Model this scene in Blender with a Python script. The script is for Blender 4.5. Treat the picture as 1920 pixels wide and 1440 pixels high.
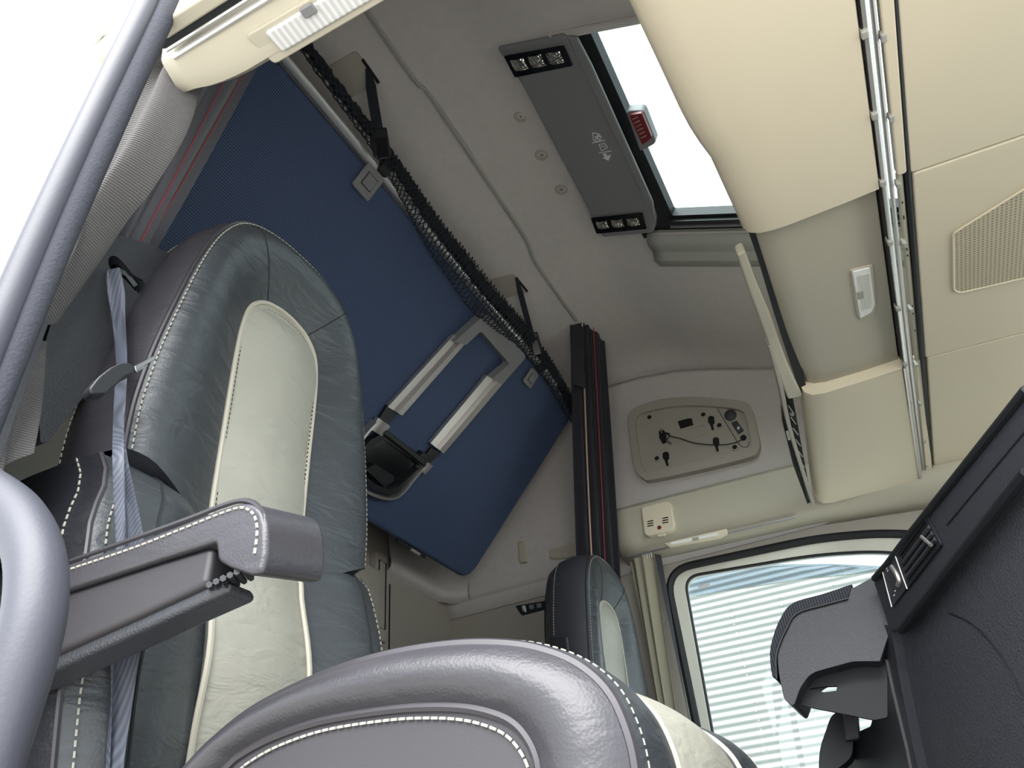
import bpy, bmesh, math, random
from mathutils import Vector, Matrix
from mathutils.geometry import tessellate_polygon
random.seed(7)
for _o in list(bpy.data.objects): bpy.data.objects.remove(_o)
scn = bpy.context.scene
COL = scn.collection
V = Vector
# ------------------------------------------------------------------ camera
# world: X across the cab (0 = door sill plane next to the camera, 2.2 = far side), Y to the rear, Z up (0 = camera height)
F = 1420.0
_X = V((1815-960, 1645-720, F)).normalized()
_Z = V((773-960, -1228-720, F)); _Z = (_Z - _X*_Z.dot(_X)).normalized()
_Y = _Z.cross(_X)
CAM = V((-0.35, 0.0, 0.0))
def _w(c): return V((_X.dot(c), _Y.dot(c), _Z.dot(c)))
cd = bpy.data.cameras.new('camera'); cam = bpy.data.objects.new('camera', cd); COL.objects.link(cam)
r_, d_, f_ = _w(V((1,0,0))), _w(V((0,1,0))), _w(V((0,0,1)))
cam.matrix_world = Matrix(((r_.x,-d_.x,-f_.x,CAM.x),(r_.y,-d_.y,-f_.y,CAM.y),(r_.z,-d_.z,-f_.z,CAM.z),(0,0,0,1)))
cd.sensor_width = 36; cd.lens = 36*F/1920; cd.clip_start = 0.02; cd.clip_end = 300
scn.camera = cam
# ------------------------------------------------------------------ daylight and exposure
w = bpy.data.worlds.new('overcast_sky'); scn.world = w; w.use_nodes = True
bg = w.node_tree.nodes['Background']; bg.inputs[0].default_value = (0.88, 0.94, 1.0, 1); bg.inputs[1].default_value = 1.0
sd = bpy.data.lights.new('veiled_sun', 'SUN'); sd.energy = 3.0; sd.angle = math.radians(60); sd.color = (1, .98, .96)
so = bpy.data.objects.new('veiled_sun', sd); COL.objects.link(so); so.location = (-4, -2, 8)
so.rotation_euler = V((0.8, 0.15, -0.9)).to_track_quat('-Z', 'Y').to_euler()
scn.view_settings.view_transform = 'Standard'; scn.view_settings.look = 'None'
scn.view_settings.gamma = 1; scn.view_settings.use_curve_mapping = False
scn.view_settings.exposure = 1.82
# ------------------------------------------------------------------ measuring helpers (a sight line meets a known plane of the cab)
def sight(u, v): return _w(V((u-960, v-720, F)))
def U(u, v, axis, val):
    d = sight(u, v); return CAM + d*((val-CAM[axis])/d[axis])
def UP(u, v, n, p):
    d = sight(u, v); n = V(n); return CAM + d*((V(p)-CAM).dot(n)/d.dot(n))
# ------------------------------------------------------------------ materials
def srgb(c):
    f = lambda x: (x/12.92 if x <= .04045 else ((x+.055)/1.055)**2.4)
    return tuple(f(x/255) for x in c)
MATS = {}
def mat(name, rgb, rough=.5, metal=0, bump=0, scale=200, detail=4, var=0, vscale=6, spec=.5, coat=0, sheen=0, kind='noise', dist=.002, alpha=None, trans=0):
    m = bpy.data.materials.new(name); m.use_nodes = True; nt = m.node_tree; b = nt.nodes['Principled BSDF']
    c = srgb(rgb); b.inputs['Base Color'].default_value = (*c, 1)
    b.inputs['Roughness'].default_value = rough; b.inputs['Metallic'].default_value = metal
    b.inputs['Specular IOR Level'].default_value = spec; b.inputs['Coat Weight'].default_value = coat; b.inputs['Coat Roughness'].default_value = .3
    b.inputs['Sheen Weight'].default_value = sheen; b.inputs['Transmission Weight'].default_value = trans
    tc = nt.nodes.new('ShaderNodeTexCoord')
    if var:
        n = nt.nodes.new('ShaderNodeTexNoise'); n.inputs['Scale'].default_value = vscale; n.inputs['Detail'].default_value = 5
        nt.links.new(tc.outputs['Object'], n.inputs['Vector'])
        mx = nt.nodes.new('ShaderNodeMix'); mx.data_type = 'RGBA'
        mx.inputs[6].default_value = (*[x*(1-var) for x in c], 1); mx.inputs[7].default_value = (*[min(1, x*(1+var)) for x in c], 1)
        nt.links.new(n.outputs['Fac'], mx.inputs[0]); nt.links.new(mx.outputs[2], b.inputs['Base Color'])
    if bump:
        t = nt.nodes.new('ShaderNodeTexVoronoi' if kind == 'cell' else 'ShaderNodeTexNoise'); t.inputs['Scale'].default_value = scale
        if kind == 'noise': t.inputs['Detail'].default_value = detail
        bp = nt.nodes.new('ShaderNodeBump'); bp.inputs['Strength'].default_value = bump; bp.inputs['Distance'].default_value = dist
        nt.links.new(tc.outputs['Object'], t.inputs['Vector']); nt.links.new(t.outputs[0], bp.inputs['Height'])
        nt.links.new(bp.outputs[0], b.inputs['Normal'])
    MATS[name] = m; return m
def leather(name, rgb, rough=.42, wr=.35, grain=.25):
    m = mat(name, rgb, rough, var=.10, vscale=9, spec=.5); nt = m.node_tree; b = nt.nodes['Principled BSDF']
    tc = [n for n in nt.nodes if n.type == 'TEX_COORD'][0]
    mp = nt.nodes.new('ShaderNodeMapping'); mp.inputs['Scale'].default_value = (1, 1, 2.6); mp.inputs['Rotation'].default_value = (0, .5, 0)
    n1 = nt.nodes.new('ShaderNodeTexNoise'); n1.inputs['Scale'].default_value = 14; n1.inputs['Detail'].default_value = 3; n1.inputs['Distortion'].default_value = .8
    n2 = nt.nodes.new('ShaderNodeTexVoronoi'); n2.inputs['Scale'].default_value = 420
    b1 = nt.nodes.new('ShaderNodeBump'); b1.inputs['Strength'].default_value = wr; b1.inputs['Distance'].default_value = .012
    b2 = nt.nodes.new('ShaderNodeBump'); b2.inputs['Strength'].default_value = grain; b2.inputs['Distance'].default_value = .0006
    L = nt.links.new
    L(tc.outputs['Object'], mp.inputs[0]); L(mp.outputs[0], n1.inputs['Vector']); L(tc.outputs['Object'], n2.inputs['Vector'])
    L(n1.outputs[0], b1.inputs['Height']); L(n2.outputs[0], b2.inputs['Height']); L(b1.outputs[0], b2.inputs['Normal']); L(b2.outputs[0], b.inputs['Normal'])
    return m
def stripes(name, rgb, rgb2, axis, freq, rough=.8, bump=.6, dist=.001, duty=.5):
    """fine ribs along one axis (ribbed weave, fluted rubber, fluted lens)"""
    m = mat(name, rgb, rough); nt = m.node_tree; b = nt.nodes['Principled BSDF']; L = nt.links.new
    tc = [n for n in nt.nodes if n.type == 'TEX_COORD'][0]
    sp = nt.nodes.new('ShaderNodeSeparateXYZ'); L(tc.outputs['Object'], sp.inputs[0])
    mu = nt.nodes.new('ShaderNodeMath'); mu.operation = 'MULTIPLY'; mu.inputs[1].default_value = freq*6.2832; L(sp.outputs[axis], mu.inputs[0])
    sn = nt.nodes.new('ShaderNodeMath'); sn.operation = 'SINE'; L(mu.outputs[0], sn.inputs[0])
    mr = nt.nodes.new('ShaderNodeMapRange'); mr.inputs[1].default_value = -1; mr.inputs[2].default_value = 1; L(sn.outputs[0], mr.inputs[0])
    mx = nt.nodes.new('ShaderNodeMix'); mx.data_type = 'RGBA'; mx.inputs[6].default_value = (*srgb(rgb), 1); mx.inputs[7].default_value = (*srgb(rgb2), 1)
    L(mr.outputs[0], mx.inputs[0]); L(mx.outputs[2], b.inputs['Base Color'])
    bp = nt.nodes.new('ShaderNodeBump'); bp.inputs['Strength'].default_value = bump; bp.inputs['Distance'].default_value = dist
    L(mr.outputs[0], bp.inputs['Height']); L(bp.outputs[0], b.inputs['Normal'])
    return m
def dotted(name, rgb, rgb2, scale, thr=.33, rough=.75, ax=None):
    """woven cloth or perforated plastic with small dots in a regular lattice, pattern given in object space"""
    m = mat(name, rgb, rough); nt = m.node_tree; b = nt.nodes['Principled BSDF']; L = nt.links.new
    tc = [n for n in nt.nodes if n.type == 'TEX_COORD'][0]
    a, c = ax
    def dotn(vec):
        d = nt.nodes.new('ShaderNodeVectorMath'); d.operation = 'DOT_PRODUCT'; d.inputs[1].default_value = V(vec)*scale*6.2832
        L(tc.outputs['Object'], d.inputs[0]); s = nt.nodes.new('ShaderNodeMath'); s.operation = 'SINE'; L(d.outputs['Value'], s.inputs[0]); return s
    s1 = dotn(V(a)+V(c)); s2 = dotn(V(a)-V(c))
    p = nt.nodes.new('ShaderNodeMath'); p.operation = 'MULTIPLY'; L(s1.outputs[0], p.inputs[0]); L(s2.outputs[0], p.inputs[1])
    mr = nt.nodes.new('ShaderNodeMapRange'); mr.inputs[1].default_value = thr; mr.inputs[2].default_value = thr+.35; L(p.outputs[0], mr.inputs[0])
    mx = nt.nodes.new('ShaderNodeMix'); mx.data_type = 'RGBA'; mx.inputs[6].default_value = (*srgb(rgb), 1); mx.inputs[7].default_value = (*srgb(rgb2), 1)
    L(mr.outputs[0], mx.inputs[0]); L(mx.outputs[2], b.inputs['Base Color'])
    bp = nt.nodes.new('ShaderNodeBump'); bp.inputs['Strength'].default_value = .4; bp.inputs['Distance'].default_value = .001
    L(mr.outputs[0], bp.inputs['Height']); L(bp.outputs[0], b.inputs['Normal'])
    return m
def glassy(name, tint=(1,1,1), glossy=.08, rough=.0):
    m = bpy.data.materials.new(name); m.use_nodes = True; nt = m.node_tree; nt.nodes.clear()
    o = nt.nodes.new('ShaderNodeOutputMaterial'); t = nt.nodes.new('ShaderNodeBsdfTransparent'); t.inputs[0].default_value = (*tint, 1)
    g = nt.nodes.new('ShaderNodeBsdfGlossy'); g.inputs['Roughness'].default_value = rough
    x = nt.nodes.new('ShaderNodeMixShader'); x.inputs[0].default_value = glossy
    nt.links.new(t.outputs[0], x.inputs[1]); nt.links.new(g.outputs[0], x.inputs[2]); nt.links.new(x.outputs[0], o.inputs[0])
    MATS[name] = m; return m
M_cream  = mat('cream_plastic', (220,209,186), .55, bump=.12, scale=500, dist=.0006, var=.03, vscale=3)
M_cream2 = mat('warm_grey_plastic', (186,180,163), .55, bump=.12, scale=500, dist=.0006, var=.03, vscale=3)
M_trim   = mat('greige_trim', (166,160,150), .6, bump=.12, scale=500, dist=.0006)
M_head   = mat('headliner_felt', (196,190,188), .95, bump=.5, scale=420, dist=.0015, var=.08, vscale=40, sheen=.3)
M_greyp  = mat('mid_grey_plastic', (128,128,131), .5, bump=.1, scale=600, dist=.0005)
M_lgrey  = mat('light_grey_plastic', (166,166,160), .5)
M_black  = mat('black_plastic', (30,32,36), .45, bump=.2, scale=700, kind='cell', dist=.0006)
M_blackg = mat('gloss_black_plastic', (18,20,24), .2)
M_dash   = mat('dash_plastic', (58,59,65), .42, bump=.5, scale=520, kind='cell', dist=.0008)
M_dash2  = mat('dash_soft_panel', (72,73,80), .45, bump=.8, scale=300, kind='cell', dist=.0012)
M_tower  = mat('belt_tower_plastic', (50,52,57), .42, bump=.5, scale=420, kind='cell', dist=.0008)
M_rub    = mat('seal_rubber', (62,63,72), .5, bump=.1, scale=300)
M_rub2   = mat('seal_flock', (52,54,63), .85, bump=.6, scale=300, dist=.0015, var=.25, vscale=160)
M_rubk   = mat('black_rubber', (24,26,30), .6)  # rubber parts, and the painted shade of the tray hollow
M_white  = mat('white_paint', (226,226,214), .35, coat=.2)
M_frame  = mat('pale_door_frame', (226,223,211), .5)
M_chrome = mat('aluminium', (232,232,232), .32, metal=.7)
M_alu    = mat('satin_aluminium', (205,200,198), .38, metal=.85)
M_alud   = mat('dark_satin_aluminium', (150,148,152), .42, metal=.7)
M_steel  = mat('steel_tongue', (200,200,205), .25, metal=1)
M_ldark  = leather('dark_leather', (54,58,62), .40)
M_lside  = leather('charcoal_leather', (54,53,58), .38, wr=.14)
M_lblack = leather('black_leather', (34,35,40), .38, wr=.3)
M_llight = leather('stone_leather', (152,151,140), .48, wr=.35)
M_lpanel = mat('side_panel_vinyl', (46,44,48), .5, bump=.15, scale=500, dist=.0005)
M_pipe_l = mat('light_piping', (170,166,152), .5)
M_pipe_d = mat('dark_piping', (50,48,53), .4)
M_stitch = mat('white_thread', (158,156,146), .8)
M_seam   = mat('black_seam_thread', (25,26,28), .8)  # thin black seam lines and insert stitching of the seats
M_belt   = stripes('seat_belt_webbing', (62,66,76), (84,90,104), 0, 500, .6, .3, .0004)
M_rib    = stripes('ribbed_curtain_cloth', (76,74,74), (108,106,106), 2, 300, .9, .8, .002)
M_curt   = mat('dark_curtain_cloth', (92,92,100), .9, bump=.3, scale=900, dist=.0008, sheen=.2)
M_curtk  = mat('black_curtain_cloth', (46,46,53), .9, bump=.3, scale=900, dist=.0008)
M_curtl  = mat('beige_curtain_cloth', (150,144,126), .9, bump=.3, scale=700, dist=.001)
M_red    = mat('red_piping', (176,62,72), .7)
M_pink   = mat('pale_piping', (190,160,140), .7)
BN = V((0, .707, -.707))
M_bunk   = dotted('blue_dotted_cloth', (50,66,98), (104,122,156), 100, ax=((1,0,0),(0,.60,-.60)))
M_net    = mat('black_net_cord', (26,30,40), .8)
M_lens   = mat('frosted_lens', (244,244,242), .15, bump=.5, scale=60, dist=.002)
M_lens2  = stripes('fluted_lens', (222,222,220), (196,197,200), 1, 110, .2, .5, .002)
M_refl   = mat('lamp_reflector', (225,222,214), .12, metal=1, bump=1.0, scale=160, kind='cell', dist=.003)
M_mesh   = dotted('speaker_mesh', (196,186,162), (150,141,120), 130, thr=.1, rough=.6, ax=((.5,0,0),(0,.5,0)))
M_glass  = glassy('window_glass', (.93,.97,.96), .05)
M_tint   = glassy('tinted_deflector', (.74,.79,.85), .08)
M_roofg  = glassy('roof_hatch_screen', (.86,.93,.92), .03)
M_redp   = mat('red_plastic', (118,36,42), .4)
M_orange = mat('orange_plate', (226,150,70), .6)
M_corr   = mat('white_corrugated_steel', (120,125,124), .4, var=.04, vscale=2)
M_ground = mat('yard_concrete', (186,182,174), .9, var=.12, vscale=1.5, bump=.4, scale=30)
M_print  = mat('white_print', (225,225,225), .6)
M_fluted = stripes('fluted_rubber_mat', (40,42,48), (70,72,80), 1, 210, .55, 1.0, .002)
M_floor  = mat('cab_floor_rubber', (58,58,60), .8, bump=.4, scale=120)
M_slot   = mat('black_recess', (10,11,13), .8)
# ------------------------------------------------------------------ mesh kit
class MB:
    def __init__(s): s.v = []; s.f = []
    def add(s, vs, fs):
        o = len(s.v); s.v += [V(p) for p in vs]; s.f += [tuple(i+o for i in f) for f in fs]; return s
    def obox(s, o, a, b, c):
        o, a, b, c = V(o), V(a), V(b), V(c)
        return s.add([o, o+a, o+a+b, o+b, o+c, o+a+c, o+a+b+c, o+b+c], [(0,3,2,1),(4,5,6,7),(0,1,5,4),(1,2,6,5),(2,3,7,6),(3,0,4,7)])
    def box(s, x0, x1, y0, y1, z0, z1): return s.obox((x0,y0,z0), (x1-x0,0,0), (0,y1-y0,0), (0,0,z1-z0))
    def tube(s, path, r, n=8, closed=False, caps=True, flat=None):
        path = [V(p) for p in path]; k = len(path); rs = r if isinstance(r, (list, tuple)) else [r]*k
        t0 = (path[1]-path[0]).normalized(); up = V((0,0,1)) if abs(t0.z) < .9 else V((1,0,0))
        nrm = (up - t0*up.dot(t0)).normalized(); vs = []; fs = []
        for i in range(k):
            a = path[(i-1) % k] if (closed or i > 0) else path[i]; b = path[(i+1) % k] if (closed or i < k-1) else path[i]
            t = (b-a).normalized(); nrm = nrm - t*nrm.dot(t)
            nrm = nrm.normalized() if nrm.length > 1e-6 else t.orthogonal().normalized()
            bn = t.cross(nrm)
            for j in range(n):
                q = 2*math.pi*j/n; vs.append(path[i]+nrm*(math.cos(q)*rs[i])+bn*(math.sin(q)*rs[i]*(flat or 1)))
        for i in range(k if closed else k-1):
            for j in range(n):
                a, b = i*n+j, i*n+(j+1) % n; c, d = ((i+1) % k)*n+(j+1) % n, ((i+1) % k)*n+j
                fs.append((a, b, c, d))
        if caps and not closed: fs.append(tuple(range(n))[::-1]); fs.append(tuple((k-1)*n+j for j in range(n)))
        return s.add(vs, fs)
    def grid(s, P, closeu=False):
        n = len(P); m = len(P[0]); vs = [p for row in P for p in row]; fs = []
        for i in range(n if closeu else n-1):
            for j in range(m-1): fs.append((i*m+j, i*m+j+1, ((i+1) % n)*m+j+1, ((i+1) % n)*m+j))
        return s.add(vs, fs)
    def slab(s, P, off):
        """a grid surface given a thickness"""
        off = V(off); Q = [[p+off for p in row] for row in P]; s.grid(P); s.grid([r[::-1] for r in Q])
        s.grid([P[0][::-1], Q[0][::-1]]); s.grid([P[-1], Q[-1]]); s.grid([[r[0] for r in P], [r[0] for r in Q]]); s.grid([[r[-1] for r in P][::-1], [r[-1] for r in Q][::-1]])
        return s
    def prism(s, poly, off, holes=()):
        off = V(off); loops = [[V(p) for p in poly]]+[[V(p) for p in h] for h in holes]
        flat = [p for l in loops for p in l]; n = len(flat); tri = tessellate_polygon(loops) if holes else [tuple(range(n))]
        fs = [tuple(t) for t in tri]+[tuple(i+n for i in t[::-1]) for t in tri]; o = 0
        for l in loops:
            k = len(l)
            for i in range(k): fs.append((o+i, o+(i+1) % k, o+(i+1) % k+n, o+i+n))
            o += k
        return s.add(flat+[p+off for p in flat], fs)
    def dashes(s, path, dash, gap, r, n=5):
        path = [V(p) for p in path]; seg = [(b-a).length for a, b in zip(path, path[1:])]; tot = sum(seg)
        def at(d):
            for i, l in enumerate(seg):
                if d <= l: return path[i].lerp(path[i+1], d/max(l, 1e-9))
                d -= l
            return path[-1]
        d = 0
        while d+dash <= tot: s.tube([at(d), at(d+dash*.5), at(d+dash)], r, n); d += dash+gap
        return s
    def lathe(s, c, ax, prof, n=20):
        c, ax = V(c), V(ax).normalized(); e1 = ax.orthogonal().normalized(); e2 = ax.cross(e1)
        P = [[c+ax*h+(e1*math.cos(2*math.pi*j/n)+e2*math.sin(2*math.pi*j/n))*max(r, 1e-5) for r, h in prof] for j in range(n)]
        return s.grid(P, closeu=True)
    def build(s, name, m, parent=None, smooth=40, bevel=0, seg=2, sub=0, label=None, kind=None, solid=0):
        me = bpy.data.meshes.new(name); org = V((0,0,0))
        if parent is not None:
            q = parent
            while q: org = org+V(q.location); q = q.parent
        me.from_pydata([tuple(p-org) for p in s.v], [], s.f); me.update()
        bm = bmesh.new(); bm.from_mesh(me); bmesh.ops.remove_doubles(bm, verts=bm.verts, dist=1e-5); bmesh.ops.recalc_face_normals(bm, faces=bm.faces)
        bm.to_mesh(me); bm.free()
        me.materials.append(m); o = bpy.data.objects.new(name, me); COL.objects.link(o); o.parent = parent
        if smooth:
            me.set_sharp_from_angle(angle=math.radians(smooth)); me.polygons.foreach_set('use_smooth', [True]*len(me.polygons))
        if bevel:
            b = o.modifiers.new('edge', 'BEVEL'); b.width = bevel; b.segments = seg; b.limit_method = 'ANGLE'; b.angle_limit = math.radians(35); b.harden_normals = True
            me.set_sharp_from_angle(angle=math.radians(180))
        if solid: k = o.modifiers.new('thickness', 'SOLIDIFY'); k.thickness = solid; k.offset = -1
        if sub: k = o.modifiers.new('smooth', 'SUBSURF'); k.levels = sub; k.render_levels = sub
        if label: o['label'] = label
        if kind: o['kind'] = kind
        return o
def tag(o, label, cat, group=None):
    o['label'] = label; o['category'] = cat
    if group: o['group'] = group
    return o
def thing(name, label, cat, loc, group=None):
    o = bpy.data.objects.new(name, None); COL.objects.link(o); o.location = loc; o.empty_display_size = .05
    return tag(o, label, cat, group)
def struct(o, label, cat=None):
    o['kind'] = 'structure'; o['label'] = label; o['category'] = cat or o.name.split('_')[0]; return o
def sstruct(name, label, loc, cat=None):
    o = bpy.data.objects.new(name, None); COL.objects.link(o); o.location = loc; return struct(o, label, cat)
def smooth_path(pts, n=6, closed=False):
    pts = [V(p) for p in pts]; out = []; k = len(pts)
    for i in range(k if closed else k-1):
        p0 = pts[(i-1) % k] if (closed or i > 0) else pts[i]; p1 = pts[i]; p2 = pts[(i+1) % k]; p3 = pts[(i+2) % k] if (closed or i+2 < k) else p2
        for j in range(n):
            t = j/n; out.append(.5*((2*p1)+(p2-p0)*t+(2*p0-5*p1+4*p2-p3)*t*t+(3*p1-p0-3*p2+p3)*t*t*t))
    if not closed: out.append(pts[-1])
    return out
def fillet(poly, r, n=5):
    poly = [V(p) for p in poly]; out = []; k = len(poly); rs = r if isinstance(r, (list, tuple)) else [r]*k
    for i in range(k):
        p = poly[i]; a = poly[i-1]-p; b = poly[(i+1) % k]-p; rr = min(rs[i], a.length*.45, b.length*.45)
        if rr < 1e-5: out.append(p); continue
        s, e = p+a.normalized()*rr, p+b.normalized()*rr
        for j in range(n+1): t = j/n; out.append(s*(1-t)**2+p*2*t*(1-t)+e*t*t)
    return out
def lerp(a, b, t): return a+(b-a)*t
def interp(tab, x):
    if x <= tab[0][0]: return tab[0][1]
    for (a, b), (c, d) in zip(tab, tab[1:]):
        if x <= c: return lerp(b, d, (x-a)/(c-a))
    return tab[-1][1]
def sst(x): x = max(0, min(1, x)); return x*x*(3-2*x)
XF = 2.20       # far side wall
YR = 1.47       # rear wall
ZC = 1.84       # roof lining
MID = 1.10      # cab centre line
# ================================================================== SETTING: ground, cab shell
struct(MB().grid([[V((x,y,-1.95)) for y in (-40,0,40)] for x in (-40,0,40)]).build('ground', M_ground, smooth=0), 'grey concrete yard under the lorry', 'ground')
struct(MB().box(.02, XF, -1.0, YR, -.42, -.36).build('floor', M_floor), 'dark rubber floor of the cab', 'floor')
# roof lining: barrel vault with a raised middle and rounded far/near shoulders
def shoulder(y):   # crease heights on the far and near side walls at this depth
    z2 = interp([(-.6,1.33),(.07,1.575),(.25,1.645),(.38,1.688),(.52,1.712),(.67,1.722),(1.5,1.70)], y)
    z1 = interp([(-.6,1.35),(.05,1.60),(.21,1.70),(.33,1.765),(.44,1.80),(.6,1.815),(1.5,1.79)], y)
    return z1, z2
SLOPE = .52     # the high roof falls away towards the front
RN = V((0, -SLOPE, 1)).normalized()
def HP(x, y, off=0): return V((x, y, ZC-SLOPE*(.42-y)))+RN*off
def K(u, v, off=-.03): return UP(u, v, RN, HP(0, .42)+RN*off)
def roof_section(y):
    z1, z2 = shoulder(y); rear = max(0, y-.78)
    zc = ZC-.9*rear*rear-.05*sst((y-.55)/.3)-SLOPE*max(0, .42-y); ze = min(zc-.035, max(z1, zc-.10))
    zt = min(z1, zc-.055)
    half = [(0,zc+.005),(.2,zc+.004),(.34,zc),(.40,zc-.008),(.44,zc-.022),(.52,zc-.028)]+[(x, lerp(zc-.03, zt, sst((x-.46)/.5))) for x in (.62,.70,.78,.86,.93)]+[(1.0,min(z2+.04, zt-.02)),(1.025,min(z2, zt-.03))]
    L = [V((MID-x, y, z)) for x, z in half[::-1]]; Rr = [V((MID+x, y, z)) for x, z in half[1:]]
    return L+Rr
ys = [.0+i*.05 for i in range(0, 30)]
hatch = dict(x0=.635, x1=1.40, y0=-.62, y1=.235)
ceil = MB().grid([roof_section(y) for y in [.235]+ys[5:]])
# strips left and right of the hatch, and the far/near shoulders in front
fr = [-.62+.855*i/12 for i in range(13)]
for rows in (fr,):
    secs = [roof_section(y) for y in rows]
    n = len(secs[0])
    ceil.grid([s[:9] for s in secs]); ceil.grid([s[n-9:] for s in secs])
    secs2 = [[p for p in s[8:n-8]] for s in secs]
    # narrow ledges up to the hatch opening
    ceil.grid([[s[0], V((hatch['x0'], s[0].y, s[0].z+.004))] for s in secs2]); ceil.grid([[V((hatch['x1'], s[-1].y, s[-1].z+.004)), s[-1]] for s in secs2])
def roof_z(x, y):
    sec = roof_section(y)
    for a, b in zip(sec, sec[1:]):
        if a.x <= x <= b.x: return lerp(a.z, b.z, (x-a.x)/(b.x-a.x))
    return sec[-1].z
def RZ(u, v, gap=.008):
    d = sight(u, v)/F; lo, hi = .8, 3.5
    for _ in range(40):
        t = (lo+hi)/2; p = CAM+d*t
        if p.z < roof_z(p.x, p.y)-gap: lo = t
        else: hi = t
    return CAM+d*lo
struct(ceil.build('ceiling', M_head, smooth=50, solid=-.02), 'grey felt roof lining of the cab', 'ceiling')
# far side wall: felt upper part that follows the crease, door opening below
wall = sstruct('wall_left', 'felt lined far side wall of the cab', (XF, .6, 0))
rows = []
for y in [-.6+.07*i for i in range(31)]:
    z1, z2 = shoulder(y); b = max(0, y-1.4)
    rows.append([V((2.135, y, z2)), V((2.125, y, z2-.012)), V((2.14, y, z2-.03)), V((2.15, y, z2-.09)), V((2.158, y, lerp(z2, 1.15, .5))), V((2.165, y, 1.15)), V((XF, y, 1.04)), V((XF+.005, y, .98))])
MB().grid([r[::-1] for r in rows]).build('upper_lining', M_head, wall, solid=-.02)
_o = fillet([(XF,.598,.963), (XF,.608,-.34), (XF,-.34,-.34), (XF,-.33,.82), (XF,-.14,.903), (XF,.08,.943)], [.10,.05,.05,.1,.1,.1], 8)
MB().prism([(XF,YR+.02,1.03), (XF,YR+.02,-.4), (XF,-1.0,-.4), (XF,-1.0,1.03)], (.03,0,0), [_o]).build('door_surround', M_trim, wall)
wr = sstruct('wall_rear', 'grey rear wall of the sleeping area', (MID, YR, 0))
MB().box(0, XF+.03, YR, YR+.03, -.4, 1.78).build('panel', M_trim, wr)
MB().box(0.0, 1.66, YR-.05, YR+.005, -.3, 1.0).build('locker_front', M_trim, wr, bevel=.006)
MB().prism(fillet([(1.665, YR-.001, .78), (1.735, YR-.001, .78), (1.735, YR-.001, 1.08), (1.665, YR-.001, 1.08)], .008), (0, -.025, 0)).build('handle_frame', M_trim, wr, bevel=.004)
MB().tube([(1.68, YR-.028, .82), (1.72, YR-.028, .82), (1.72, YR-.028, 1.05), (1.68, YR-.028, 1.05)], .0022, 6, closed=True).build('slot_outline', M_slot, wr)
MB().box(1.78, 1.783, YR-.004, YR+.002, .2, 1.0).build('panel_seam', M_slot, wr)
# near side wall behind the door opening, and above the door
wn = sstruct('wall_right', 'felt lined side wall beside the open door', (0.03, 1.0, 0))
rows = []
for y in [-.6+.07*i for i in range(31)]:
    z1, z2 = shoulder(y); rows.append([V((.065, y, z2)), V((.06, y, z2-.1)), V((.05, y, 1.3)), V((.035, y, 1.13))])
MB().grid(rows).build('upper_lining', M_head, wn, solid=.02)
MB().box(-.005, .03, .74, YR+.02, -.4, 1.14).build('lower_panel', M_dash, wn)
# outer skin of the cab around the door, white paint, blown out by the daylight
sk = sstruct('wall_outside', 'white painted outer skin behind the open door', (-.02, 1.0, 0))
MB().prism([(-.05, .75, -1.0), (-.05, .715, 1.02), (-.02, .60, 1.16), (-.02, -.7, 1.16), (-.02, -.7, 2.05), (-.05, 1.9, 2.05), (-.05, 1.9, -1.0)], (.045, 0, 0)).build('panel', M_white, sk, bevel=.01)
MB().tube(smooth_path([(-.055, .80, -1.0), (-.055, .79, .3), (-.055, .775, .8), (-.055, .75, 1.0), (-.055, .68, 1.13), (-.055, .5, 1.17)], 8), .012, 10).build('drip_moulding', M_white, sk)
# front bulkhead & windscreen (outside the frame, lets the daylight in)
fw = sstruct('window_3', 'windscreen in front of the dashboard', (MID, -1.1, .5), 'windscreen')
MB().prism([(0.02, -.98, .42), (XF, -.98, .42), (XF, -.72, 1.05), (.02, -.72, 1.05)], (0, -.006, 0)).build('pane', M_glass, fw)
struct(MB().box(0, XF, -1.02, -.98, -.4, .42).build('wall_front', M_dash), 'bulkhead under the windscreen', 'wall')
struct(MB().box(-.05, XF+.05, -1.15, -.62, 1.10, 1.13).build('trim_1', M_trim), 'panel over the windscreen', 'trim')
struct(MB().box(-.05, XF+.05, -.66, -.62, 1.10, 1.95).build('wall_roof_front', M_trim), 'front end of the high roof', 'wall')
# ================================================================== ROOF HATCH, CONSOLE, CEILING BITS
hw_ = sstruct('window_2', 'roof hatch with a pale mesh screen', HP(1.0, -.2), 'roof hatch')
x0, x1, y0, y1 = hatch['x0'], hatch['x1'], hatch['y0'], hatch['y1']
outer = [HP(x0-.03,y0,.0), HP(x1+.05,y0,.0), HP(x1+.05,y1+.03,.0), HP(x0-.03,y1+.03,.0)]
inner = fillet([HP(x0+.035,y0+.03), HP(x1-.065,y0+.03), HP(x1-.065,y1-.085), HP(x0+.035,y1-.085)], .006)
MB().prism(outer, RN*.03, [inner]).build('frame', M_rubk, hw_)
MB().prism([HP(x0+.02,y0,.014), HP(x1-.04,y0,.014), HP(x1-.04,y1-.05,.014), HP(x0+.02,y1-.05,.014)], RN*.004).build('pane', M_roofg, hw_)
MB().prism([HP(x1-.052,y0+.03,-.012), HP(x1-.034,y0+.03,-.012), HP(x1-.034,y1-.07,-.012), HP(x1-.052,y1-.07,-.012)], RN*.012).build('slide_track', M_black, hw_)
MB().prism([HP(x1-.024,y0+.03,-.01), HP(x1-.018,y0+.03,-.01), HP(x1-.018,y1-.07,-.01), HP(x1-.024,y1-.07,-.01)], RN*.01).build('slide_track', M_greyp, hw_)
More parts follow.
